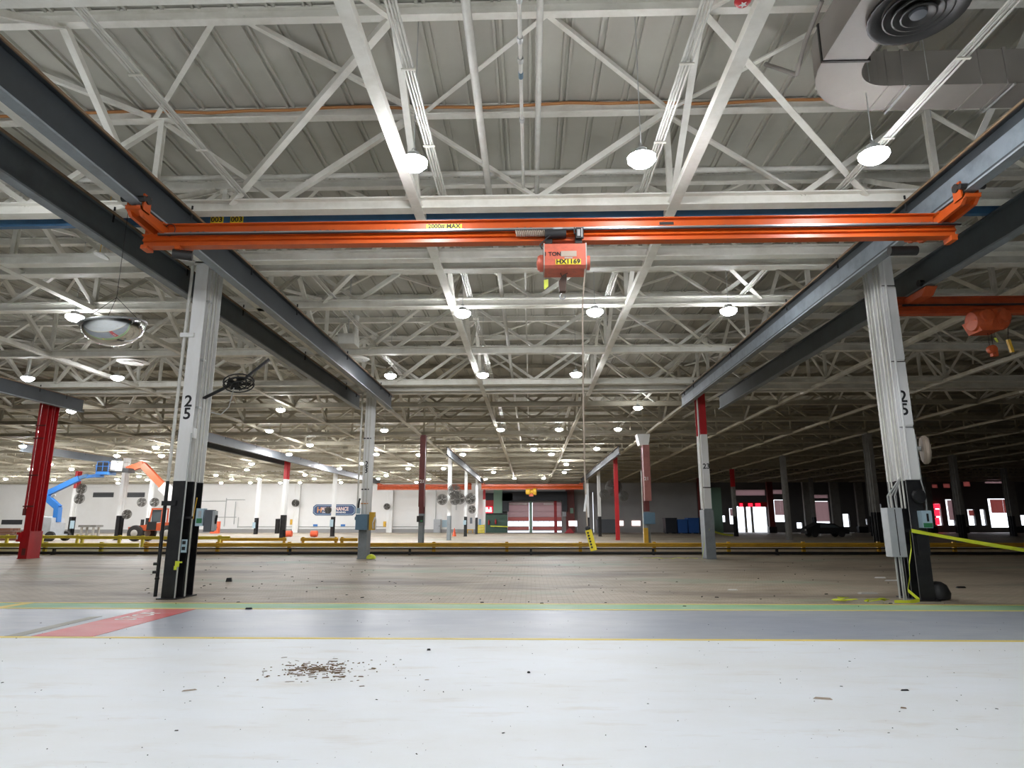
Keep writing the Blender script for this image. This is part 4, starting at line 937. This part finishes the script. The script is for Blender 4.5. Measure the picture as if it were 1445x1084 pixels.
# ================================================================== LEFT BACKGROUND VEHICLES
Yl = 57.0
def Q(x, y, dy=0): return P(x, y, Yl+dy)
t = thing('boom_lift', 'blue articulated boom lift with grey chassis raised at left', 'lift', (Q(68, 757).x, Yl, 0))
bx = Q(68, 757).x
MB().box(bx-1.0, bx+.75, Yl-.9, Yl+.9, .45, 1.55).prism([(bx-.9,1.55),(bx+.7,1.55),(bx+.65,2.0),(bx-.6,2.1)], Yl-.8, Yl+.8, 'y').build('turret', 'greybox', t)
MB().box(bx-1.3, bx+1.1, Yl-1.0, Yl+1.0, .3, .6).build('chassis', 'greybox', t)
for dx in (-1, .85):
    for dy in (-1.05, .85): MB().tube((bx+dx, Yl+dy, .42), (bx+dx, Yl+dy+.25, .42), .42, 16).build('wheel', 'tyre', t, True)
def arm(name, a, b, w, mt='liftblue'): 
    return MB().bar(a, b, w, w*1.25).build(name, mt, t)
arm('riser', Q(72,738), Q(80,735), .40); arm('lower_boom', Q(80,737), Q(82,716), .42); arm('middle_boom', Q(83,717), Q(65,701), .40); arm('boom_link', Q(65,703), Q(66,693), .40)
arm('upper_boom', Q(66,697), Q(112,675), .36); arm('boom_tip', Q(108,676), Q(124,671), .24, 'bluebeam'); arm('jib', Q(122,673), Q(140,671), .22); arm('jib_mount', Q(141,674), Q(141,656), .42)
arm('cylinder', Q(67,704), Q(78,699), .12, 'steel')
MB().box(Q(143,668).x, Q(160,668).x, Yl-.8, Yl+.4, Q(0,671).z, Q(0,667).z).build('basket_floor', 'liftblue', t)
def basket(t, xa, xb, ya, yb, mt, panel):
    z0, z1 = Q(0, yb).z, Q(0, ya).z; x0, x1 = Q(xa, 660).x, Q(xb, 660).x
    g = MB()
    for xx in (x0, x1, (x0+x1)/2):
        for yy in (Yl-.7, Yl+.3): g.tube((xx, yy, z0), (xx, yy, z1), .03, 6)
    for zz in (z1, (z0+z1)/2):
        for yy in (Yl-.7, Yl+.3): g.tube((x0, yy, zz), (x1, yy, zz), .03, 6)
    g.build('basket_rails', mt, t)
    MB().box(x0, x1, Yl-.68, Yl-.64, z0, z1-.1).build('basket_panel', panel, t)
    MB().box(x0, x1, Yl-.7, Yl+.3, z0-.08, z0).build('basket_floor', 'darkmetal', t)
basket(t, 144, 160, 653, 666, 'liftblue', 'darkmetal')
Yt = 57.0
tx = Q(222, 740).x
t = thing('telehandler', 'orange telehandler with raised boom and basket behind the left column 25', 'vehicle', (tx, Yl, 0))
MB().prism([(tx-2.0,.9),(tx+3.2,.9),(tx+3.2,1.5),(tx+1.0,1.6),(tx-2.0,1.2)], Yl-.9, Yl+.9, 'y').build('body', 'teleorange', t)
cab = MB()
ca, cb = Q(214, 0).x, Q(234, 0).x
for xx, yy in ((ca+.35,-.8),(cb,-.8),(ca+.35,.1),(cb,.1)): cab.bar((xx-.25 if xx < cb-.1 else xx, Yl+yy, 1.0), (xx, Yl+yy, 2.7), .09, .09)
cab.box(ca+.30, cb+.05, Yl-.85, Yl+.15, 2.68, 2.8); cab.build('cab_frame', 'teleorange', t)
MB().box(ca+.35, cb-.05, Yl-.78, Yl-.76, 1.6, 2.66).build('cab_window', 'glass', t)
MB().box(ca+.1, ca+.9, Yl-.95, Yl-.85, .95, 1.65).build('engine_hatch', 'dark', t)
for wx in (Q(201,0).x, Q(246,0).x):
    for dy in (-1.15, .85):
        w = MB().lathe([(.3,0),(.62,.02),(.68,.10),(.68,.30),(.62,.38),(.3,.40)], (wx, Yl+dy, .68), (0,1,0), 20).build('wheel', 'tyre', t, True)
        MB().lathe([(.05,-.04),(.26,-.03),(.33,.02),(.33,.1)], (wx, Yl+dy, .68), (0,1,0), 16).build('rim', 'rim', w, True)
arm_ = lambda n, a, b, w, mt: MB().bar(a, b, w, w*1.3).build(n, mt, t)
arm_('base_boom', Q(262,716,.4), Q(230,686,.4), .62, 'whiteink'); arm_('extending_boom', Q(232,688,.4), Q(202,656,.4), .42, 'teleorange'); arm_('boom_head', Q(203,655,.4), Q(180,663,.4), .40, 'teleorange')
MB().bar(Q(262,716,.4), (tx+2.9, Yl+.4, 1.4), .5, .5).build('boom_pivot', 'teleorange', t)
basket(t, 163, 179, 653, 666, 'rim', 'greybox')
MB().box(Q(166,658).x, Q(170,658).x, Yl-.9, Yl-.72, Q(0,664).z, Q(0,652).z).build('control_box', 'whiteink', t)
MB().box(Q(178,664).x, Q(187,664).x, Yl-.6, Yl+.4, Q(0,668).z, Q(0,662).z).build('basket_mount', 'darkmetal', t)
# small items at left
t = thing('timber_stack', 'stack of brown timbers at the far left edge', 'timber', (P(12, 752, 60).x, 60, 0))
for k in range(4):
    for r in range(3): MB().box(P(-10,0,60).x+r*.1, P(36-k*3,0,60).x, 59+r*.42, 59.36+r*.42, k*.28, k*.28+.25).build('timber', 'timber', t)
t = thing('work_table', 'pale metal table in front of the far left wall', 'table', (P(128, 755, 64).x, 64, 0))
x0, x1 = P(115,0,64).x, P(140,0,64).x
MB().box(x0, x1, 63.5, 64.6, 1.15, 1.35).build('tabletop', 'coldim', t)
for xx in (x0+.3, x1-.3):
    for yy in (63.6, 64.4): MB().box(xx-.08, xx+.08, yy-.08, yy+.08, 0, 1.15).build('leg', 'rim', t)
g = G(641, 757)
def cone(px, py, h, lab):
    g = G(px, py); t = thing('traffic_cone', lab, 'cone', tuple(g), 'orange traffic cones')
    MB().lathe([(.17*h/.7,.04),(.03,h),(.01,h)], g, n=14).build('cone_body', 'cone', t, True); MB().box(g.x-.2, g.x+.2, g.y-.2, g.y+.2, 0, .04).build('cone_base', 'cone', t)
cone(641, 757, .95, 'orange traffic cone left of the twin fan column')
for px, py, lab in ((407, 757, 'small red and white drum right of the red topped column'), (443, 757, 'small red and white drum below the maintenance sign')):
    g = G(px, 758); t = thing('reel', lab, 'reel', tuple(g), 'small red and white drums')
    MB().tube((g.x-.35, g.y, .35), (g.x+.35, g.y, .35), .33, 12).build('drum', 'cone', t, True); MB().tube((g.x-.4, g.y, .35), (g.x-.35, g.y, .35), .2, 10).build('hub', 'whiteink', t)
# ================================================================== FAR WALL
WP = lambda x, y: P(x, y, YF)
XD0 = WP(684, 750).x
XR = WP(838, 750).x
wf = struct(MB().box(XW0-.4, XD0, YF, YF+.4, 0, 10.1).build('wall_far_left', 'wallwhite'))
# block courses on the far wall are too far away to tell apart; pilasters, conduits, louvres are built
for px in (418, 550):
    x_ = WP(px, 740).x
    MB().box(x_-.45, x_+.45, YF-.5, YF, 0, 9.8).build('pilaster', 'colwhite', wf)
for px0, px1, py in ((3,31,737),(132,160,698.5),(178,204,698.5)):
    a, b = WP(px0, py-3.3), WP(px1, py+3.3)
    l = MB().box(a.x, b.x, YF-.06, YF, b.z, a.z).build('louvre_panel', 'darkmetal', wf)
    for k in range(4): MB().box(a.x+.05, b.x-.05, YF-.10, YF-.05, b.z+(a.z-b.z)*(k+.2)/4, b.z+(a.z-b.z)*(k+.45)/4).build('louvre', 'dgreybox', l)
mbc = MB()
for py, a, b in ((743.5,335,590),(747,310,596),(730,303,334),(705.5,320,346),(707.5,250,320)):
    p_, q_ = WP(a, py), WP(b, py); mbc.tube((p_.x, YF-.08, p_.z), (q_.x, YF-.08, p_.z), .06, 6)
for px, a, b in ((320,703,743),(333,708,740),(337,730,745),(615.5,690,745),(600,700,742),(644,700,720)):
    p_, q_ = WP(px, a), WP(px, b); mbc.tube((p_.x, YF-.1, p_.z), (p_.x, YF-.1, q_.z), .06, 6)
mbc.build('wall_conduit', 'galv', wf)
MB().box(XW0, XD0, YF-.06, YF, 0, .5).build('base_band', 'walldark', wf)
# sign
a, b = WP(442.5, 712), WP(501.5, 727.5); ys = YF-.10
t = thing('wall_sign', 'blue eight sided maintenance sign on the far white wall', 'sign', ((a.x+b.x)/2, ys, b.z))
def octo(x0, x1, z0, z1, c): return [(x0+c,z0),(x1-c,z0),(x1,z0+c*.8),(x1,z1-c*.8),(x1-c,z1),(x0+c,z1),(x0,z1-c*.8),(x0,z0+c*.8)]
MB().prism(octo(a.x, b.x, b.z, a.z, .45), ys, ys+.09, 'y').build('sign_board', 'navy', t)
ou = octo(a.x+.14, b.x-.14, b.z+.14, a.z-.14, .40); inn = octo(a.x+.20, b.x-.20, b.z+.20, a.z-.20, .38)
mb = MB()
for k in range(8):
    k2 = (k+1) % 8
    mb.add([(ou[k][0],ys-.01,ou[k][1]),(ou[k2][0],ys-.01,ou[k2][1]),(inn[k2][0],ys-.01,inn[k2][1]),(inn[k][0],ys-.01,inn[k][1]),(ou[k][0],ys,ou[k][1]),(ou[k2][0],ys,ou[k2][1]),(inn[k2][0],ys,inn[k2][1]),(inn[k][0],ys,inn[k][1])],
           [(0,1,2,3),(7,6,5,4),(0,4,5,1),(2,6,7,3)])
mb.build('sign_border', 'palebox', t)
zc = (a.z+b.z)/2
hx = a.x+1.05
MB().box(hx-.36, hx-.22, ys-.02, ys, zc-.42, zc+.48).box(hx+.16, hx+.30, ys-.02, ys, zc-.42, zc+.40).box(hx-.22, hx+.16, ys-.02, ys, zc-.06, zc+.08).build('emblem', 'orangeink', t)
text('MAINTENANCE', 'sign_text', 'pinkink', (hx+.30, ys-.015, zc+.14), .78, t, align='LEFT', sx=.79, bold=.025)
text('IN THE MORNING', 'sign_text', 'whiteink', (hx+.45, ys-.015, zc-.38), .34, t, align='LEFT', sx=1.35, bold=.008)
# wall boxes
def wallbox(px0, px1, py0, py1, mt, name, lab, cat, depth=.35, y=None, grp=None):
    Y = (y or YF)-.001; a, b = P(px0, py0, Y), P(px1, py1, Y)
    t = thing(name, lab, cat, ((a.x+b.x)/2, Y, max(b.z, 0)), grp)
    z0 = max(b.z, 0)
    MB().box(a.x, b.x, Y-depth, Y-.002, z0, a.z).build('cabinet_body', mt, t)
    MB().box(a.x+.06, b.x-.06, Y-depth-.03, Y-depth, z0+.06, a.z-.06).build('door', mt, t)
    MB().box(b.x-.2, b.x-.12, Y-depth-.06, Y-depth-.03, (z0+a.z)/2-.12, (z0+a.z)/2+.12).build('handle', 'darkmetal', t)
    return t
wallbox(613, 622, 733, 753.5, 'greybox', 'electrical_cabinet', 'tall grey electrical cabinet on the white wall right of the maroon column', 'cabinet', .7)
wallbox(301, 310, 736, 754, 'cone', 'orange_cabinet', 'orange cabinet standing on the far floor right of the left column 25', 'cabinet', .7, 98)
wallbox(410.5, 415.5, 733, 740.5, 'yellow', 'wall_box', 'yellow wall box right of the red topped column', 'box', .3)
wallbox(541.5, 546.5, 736, 743.5, 'yellow', 'wall_box', 'yellow wall box right of the left column 23', 'box', .3)
for px, lab in ((445, 'left pale blue notice below the sign'), (484, 'right pale blue notice below the sign')):
    a, b = WP(px-3, 740), WP(px+3, 743.5); solo(MB().box(a.x, b.x, YF-.04, YF-.005, b.z, a.z), 'notice', 'liftblue', lab, 'notice')
a, b = WP(624, 734), WP(632, 744); solo(MB().box(a.x, b.x, YF-.05, YF-.005, b.z, a.z), 'notice_board', 'palebox', 'pale blue notice board beside the grey cabinet', 'notice')
t = thing('bench', 'low yellow bench by the far wall left of the dock', 'bench', (P(663, 752, 100).x, 100, 0))
x0, x1 = P(659,0,100).x, P(668,0,100).x
MB().box(x0, x1, 99.7, 100.3, .42, .55).build('bench_top', 'yellow', t)
for xx in (x0+.1, x1-.1): MB().box(xx-.05, xx+.05, 99.8, 100.2, 0, .42).build('leg', 'yellow', t)
t = thing('crate', 'yellowish crate at the left corner of the dock', 'crate', (P(679, 754, 97).x, 97, 0))
x0, x1 = P(674,0,97).x, P(684,0,97).x
for k in range(4): MB().box(x0, x1, 96.4, 96.46, .05+k*.3, .30+k*.3).build('slat', 'yellow2', t)
for xx in (x0+.05, x1-.05): MB().box(xx-.05, xx+.05, 96.46, 97.4, 0, 1.25).build('side_post', 'yellow2', t)
# corner post, dock frame -------------------------------------------------
Yd = 103.0
def dp(px0, px1, py0, py1, d0, d1, Y=Yd): 
    pm = (max(py0, 690)+min(py1, 755))/2 if py1-py0 < 60 else 735
    a, b = P(px0, py0, Y), P(px1, py1, Y); return MB().box(P(px0, pm, Y).x, P(px1, pm, Y).x, Y+d0, Y+d1, max(b.z, 0), a.z)
t = thing('corner_post', 'slim white post with red top at the left of the dock', 'post', (P(683,0,97.5).x, 97.5, 0))
dp(681.5, 685, 705, 754, 0, .3, 97.5).build('post_lower', 'colwhite', t); dp(681.5, 685, 690, 705, 0, .3, 97.5).build('post_top', 'colred', t)
# far wall behind the dock: header and narrow piers leave real openings to daylight
wd = struct(dp(684, 838, 640, 694.5, 1.0, 1.4).build('wall_far_dock', 'walldark'))
def pier(a, b, c, d, mt='walldark', y0=1.0, y1=1.4): return dp(a, b, c, d, y0, y1).build('wall_pier', mt, wd)
pier(684, 716, 694.5, 760); pier(815, 838, 694.5, 760); pier(793, 802, 694.5, 760)
pier(716, 793, 694.5, 709); pier(802, 815, 694.5, 735); pier(802, 815, 743, 760)
dk = thing('dock_portal', 'dark green and navy dock portal at the middle of the far wall', 'portal', (P(751,0,Yd).x, Yd, 0))
dp(696.5, 709, 690, 726, .0, .9).build('green_column', 'lgreen', dk)['label'] = 'green upper casing'
dp(684, 716, 726, 760, .1, .9).build('green_panel', 'dgreen', dk)
dp(709, 800, 694, 707, -.6, .9).build('navy_header', 'navybox', dk)
a0, a1 = P(709,707,Yd), P(718,722,Yd)
MB().prism([(a0.x,a0.z+1.2),(a1.x+.6,a0.z+1.2),(a1.x+.6,a0.z),(a1.x,a0.z-.2),(a1.x,a1.z),(a0.x,a1.z)], Yd-.6, Yd+.9, 'y').build('navy_jamb', 'navybox', dk)
dp(793, 800, 707, 722, -.6, .9).build('navy_jamb', 'navybox', dk)
dp(684, 697, 696, 706, .2, .9).build('dark_panel', 'navybox', dk); dp(684, 697, 706, 715, .2, .9).build('red_panel', 'redpanel', dk)
dp(684, 716, 724.3, 726, -.2, .9).build('ledge', 'dark', dk)
for px0, px1 in ((684,716),): dp(px0, px1, 757, 760, -.3, .1).build('kerb', 'dark', dk)
dp(716, 793, 752, 760, -.2, 1.4).build('sill', 'dgreybox', dk)
t = thing('lit_sign', 'glowing red and white sign left of the dock portal', 'sign', (P(690,720,Yd).x, Yd, P(690,724,Yd).z))
dp(684, 695, 715, 724, .05, .2).build('sign_face', 'redlight', t)
dp(685, 688.5, 716, 722.5, .02, .05).build('lit_panel', 'whitelight', t); dp(689, 694, 719, 722.8, .02, .05).build('lit_panel', 'whitelight', t); dp(691, 693.5, 716, 718.4, .02, .05).build('lit_panel', 'whitelight', t)
dp(696, 700, 715, 724, .02, .1).build('side_strip', 'redpanel', t)
for px, py, lab in ((690, 737, 'red fire extinguisher on the green panel, left one'), (699.5, 736, 'red fire extinguisher on the green panel, right one')):
    q = P(px, py, Yd); MBt = MB().lathe([(.12,0),(.14,.05),(.14,.55),(.07,.68),(.04,.8)], (q.x, Yd-.1, q.z-.4), n=10); solo(MBt, 'fire_extinguisher', 'colred', lab, 'extinguisher', smooth=True)
ribbon([P(692,742.5,Yd-.4).lerp(P(717,743.5,Yd-.4), i/5) for i in range(6)], .16, 'caution_tape', 'yellow tape across the green panel of the dock', .1)
# dock doors (translucent sectional doors with a window strip)
def dock_door(px0, px1, lab, name='dock_door'):
    t = thing(name, lab, 'door', (P((px0+px1)/2,0,Yd+1.2).x, Yd+1.2, 0), 'dock doors with window strips')
    Y = Yd+1.2
    def s(a, b, c, d, mt, nm): dp(a, b, c, d, -.04, .04, Y).build(nm, mt, t)
    s(px0, px1, 706, 713, 'curtain', 'door_section'); s(px0, px1, 712.9, 722, 'curtain', 'door_section'); s(px0, px1, 721.9, 730, 'curtain', 'door_section'); s(px0, px1, 729.9, 735.2, 'redcurtain', 'door_section')
    s(px0, px1, 743.3, 748, 'redcurtain', 'door_section'); s(px0, px1, 747.9, 749, 'greybox', 'door_rail')
    s(px0, px1, 735, 735.8, 'greybox', 'window_rail'); s(px0, px1, 742.8, 743.5, 'greybox', 'window_rail')
    n = 4
    for k in range(n+1):
        c = px0+(px1-px0)*k/n; s(c-.25, c+.25, 735.8, 742.8, 'greybox', 'mullion')
    return t
dock_door(716.5, 746.5, 'left dock door with bright window strip'); dock_door(751.5, 783, 'right dock door with bright window strip'); dock_door(784, 793, 'narrow dock door beside the red post')
dp_t = thing('dock_post', 'green post between the two dock doors', 'post', (P(749,0,Yd).x, Yd, 0)); dp(747, 751, 700, 757, .3, .6).build('post_body', 'lgreen', dp_t)
dp_t = thing('dock_post', 'red post at the right of the dock doors', 'post', (P(784,0,Yd).x, Yd, 0)); dp(782, 786, 706, 757, .2, .5).build('post_body', 'redpanel', dp_t)
for px0, px1, lab in ((719,745,'left white strip light over the dock doors'),(767,781,'right white strip light over the dock doors')):
    solo(dp(px0, px1, 710.5, 712, .4, .6), 'strip_light', 'whiteink', lab, 'light')
t = thing('maroon_panel', 'tall maroon cabinet with mint notice at the right of the dock', 'cabinet', (P(805,0,Yd).x, Yd, 0))
dp(799, 811, 690, 757, 0, .8).build('panel_body', 'coldark', t); dp(804.5, 809, 717, 724.5, -.06, 0).build('notice', 'lgreen', t); dp(793.5, 799, 719, 729, -.1, .3).build('grey_box', 'greybox', t)
dp(802.5, 813, 735, 742.5, -.05, 0).build('light_window', 'whitelight', t)
g = P(803, 754, 98)
solo(MB().prism([(g.x-.7,0),(g.x+.7,0),(g.x+.45,.45),(g.x+.1,.75),(g.x-.35,.35)], 97.5, 98.5, 'y'), 'red_jack', 'redpanel', 'small red machine on the floor in front of the dock', 'machine')
# right far wall with openings
def WR(px0, px1, py0, py1):
    return MB().box(P(px0, 735, YF).x, P(px1, 735, YF).x, YF, YF+.4, max(P(751, py1, YF).z, 0), min(P(751, py0, YF).z, 10.1))
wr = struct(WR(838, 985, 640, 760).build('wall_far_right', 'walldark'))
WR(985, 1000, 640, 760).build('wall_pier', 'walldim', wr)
xe = XW1+.4
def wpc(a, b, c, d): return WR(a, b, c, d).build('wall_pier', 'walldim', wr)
uppers = {1041: (692, 700), 1322: (685, 690), 1338: (684, 690), 1367: (681, 688), 1398: (677, 684), 1150: (699, 704), 1093: (692, 698)}
ops = [(1001,1006,722,757),(1012,1024,728,737),(1030,1036,718,740),(1041,1083,715,757),(1085,1092,716,756),(1093,1110,706,737),(1124,1132,738,746),(1150,1172,708,745),(1190,1199,726,744),(1210,1224,733,741),(1238,1246,712,745),(1322,1330,712,742),(1338,1348,706,742),(1367,1377,720,742),(1385,1392,720,742),(1398,1425,705,745),(1441,1460,728,742)]
xs = 1000
allend = 1700
for a, b, c, d in ops:
    if a > xs: wpc(xs, a, 640, 760)
    if a in uppers:
        wpc(a, b, 640, uppers[a][0]); wpc(a, b, uppers[a][1], c)
        MB().box(P(a, 735, YF).x, P(b, 735, YF).x, YF+.1, YF+.13, P(751, uppers[a][1], YF).z, P(751, uppers[a][0], YF).z).build('clerestory_sheet', 'redcurtain' if a in (1322, 1338, 1367) else 'curtain', wr)
    else: wpc(a, b, 640, c)
    if d < 756: wpc(a, b, d, 760)
    xs = b
wpc(xs, allend, 640, 760)
for a, b, c, d in ((1030,1036,718,728),(1093,1110,706,727),(1150,1172,708,736),(1338,1348,706,734),(1367,1377,720,728),(1398,1425,705,724),(1085,1092,716,730),(1001,1006,722,735)):
    nm = thing('strip_curtain', 'translucent pinkish sheet hanging in a far right opening, %d along' % a, 'curtain', (P((a+b)/2,0,Yd+1.2).x, Yd+1.2, 0), 'hanging sheets in the far right openings')
    nm['label'] = 'translucent pinkish sheet in the dark far right wall, %s opening from the left' % ORDN[[1001,1030,1085,1093,1150,1338,1367,1398].index(a)]
    n_ = max(1, (b-a)//8)
    for k in range(n_): dp(a+(b-a)*k/n_+.1, a+(b-a)*(k+1)/n_-.1, c, d, .0+.02*(k % 2), .03+.02*(k % 2), Yd+1.2).build('sheet', 'redcurtain' if a in (1367,1398) else 'curtain', nm)
t = thing('doorway_posts', 'grey posts and red lit header in the big daylit doorway', 'doorway', (P(1060,0,Yd).x, Yd+1.2, 0))
for px in (1053, 1062.5): dp(px-1.4, px+1.4, 715, 757, .1, .4, Yd+1).build('post', 'coldim', t)
dp(1041, 1083, 709, 715.5, -.3, -.1, Yd+1).build('red_header', 'redpanel', t)
for a, b in ((1043,1047),(1055,1061),(1065,1072)): dp(a, b, 710.5, 715, -.36, -.3, Yd+1).build('lit_panel', 'redlight', t)
t = thing('lit_sign', 'bright red upright lamp strip in the far right opening', 'sign', (P(1326,0,Yd).x, Yd, 0))
for c, d in ((711,717.5),(719,728.5),(730.5,741)): dp(1321.3, 1330.7, c, d, .8, 1.02).build('lit_panel', 'redlight', t)
t = thing('green_pillar', 'pale green boxed pillar left of the daylit doorway', 'pillar', (P(1013,0,100).x, 100, 0)); dp(1006, 1020, 688, 757, 0, .8, 98).build('pillar_body', 'lgreen', t)
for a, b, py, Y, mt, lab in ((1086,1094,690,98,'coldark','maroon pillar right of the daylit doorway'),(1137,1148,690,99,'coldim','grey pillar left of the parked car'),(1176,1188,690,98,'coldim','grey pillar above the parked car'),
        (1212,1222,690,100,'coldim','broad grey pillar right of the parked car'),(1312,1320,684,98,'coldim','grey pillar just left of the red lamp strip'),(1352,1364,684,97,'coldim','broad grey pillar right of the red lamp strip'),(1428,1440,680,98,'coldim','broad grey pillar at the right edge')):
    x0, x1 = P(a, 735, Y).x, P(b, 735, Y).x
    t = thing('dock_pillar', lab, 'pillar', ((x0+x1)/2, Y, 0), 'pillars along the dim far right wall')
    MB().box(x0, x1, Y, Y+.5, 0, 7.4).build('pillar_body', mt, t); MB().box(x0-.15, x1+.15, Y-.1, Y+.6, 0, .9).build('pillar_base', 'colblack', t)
# windows, bins, car on the dim right
for (a, b, c, d), lab in (((873,881,735,742),'small bright window behind the slim red column'),((893,905,735,742),'small bright window left of the faded red column')):
    o = dp(a, b, c, d, .9, .99); o = o.build('window_%d' % (1 if a == 873 else 2), 'whitelight'); struct(o)
for a, b, c, mt, lab in ((842,872,733,'dgreybox','dark container at the foot of the dim far wall, left one'),(938,955,731,'navybox','dark container at the dim far wall, left of the blue bins'),(955,970,733,'bluebin','blue bin at the dim far wall, left one'),(970,986,731,'bluebin','blue bin at the dim far wall, right one')):
    x0, x1 = P(a,0,94).x, P(b,0,94).x; z1 = P(a,c,94).z
    t = thing('container', lab, 'container', ((x0+x1)/2, 94, 0), 'containers along the dim far wall')
    MB().prism([(x0+.1,.1),(x1-.1,.1),(x1-.04,z1),(x0+.04,z1)], 93.5, 95.5, 'y').build('container_body', mt, t); MB().box(x0+.02, x1-.02, 93.42, 95.58, z1-.12, z1).build('rim', mt, t)
    for xx in (x0+.3, x1-.3): MB().box(xx-.1, xx+.1, 93.6, 95.4, 0, .1).build('skid', 'dark', t)
cx, cyy = P(1164, 752, 72).x, 72.0
t = thing('parked_car', 'dark car silhouette parked in the dim right side', 'car', (cx, cyy, 0))
MB().prism([(cx-2.2,.35),(cx+2.2,.35),(cx+2.25,.75),(cx+1.5,.95),(cx+.7,1.42),(cx-.9,1.50),(cx-1.9,1.0),(cx-2.25,.85)], cyy-.85, cyy+.85, 'y').build('car_body', 'dark', t)
MB().prism([(cx-.8,.98),(cx+1.2,.98),(cx+.62,1.28),(cx-.75,1.34)], cyy-.87, cyy-.85, 'y').build('side_window', 'glass', t)
for dx in (-1.4, 1.4):
    for dy in (-.88, .7): MB().tube((cx+dx, cyy+dy, .33), (cx+dx, cyy+dy+.2, .33), .33, 14).build('wheel', 'tyre', t, True)
MB().box(cx-2.28, cx-2.24, cyy-.75, cyy-.45, .68, .82).build('headlamp', 'rim', t)
# outside ground and facade
o = MB().box(-30, 130, YF+.6, 170, -.35, -.05).build('outside_ground', 'grass'); struct(o)
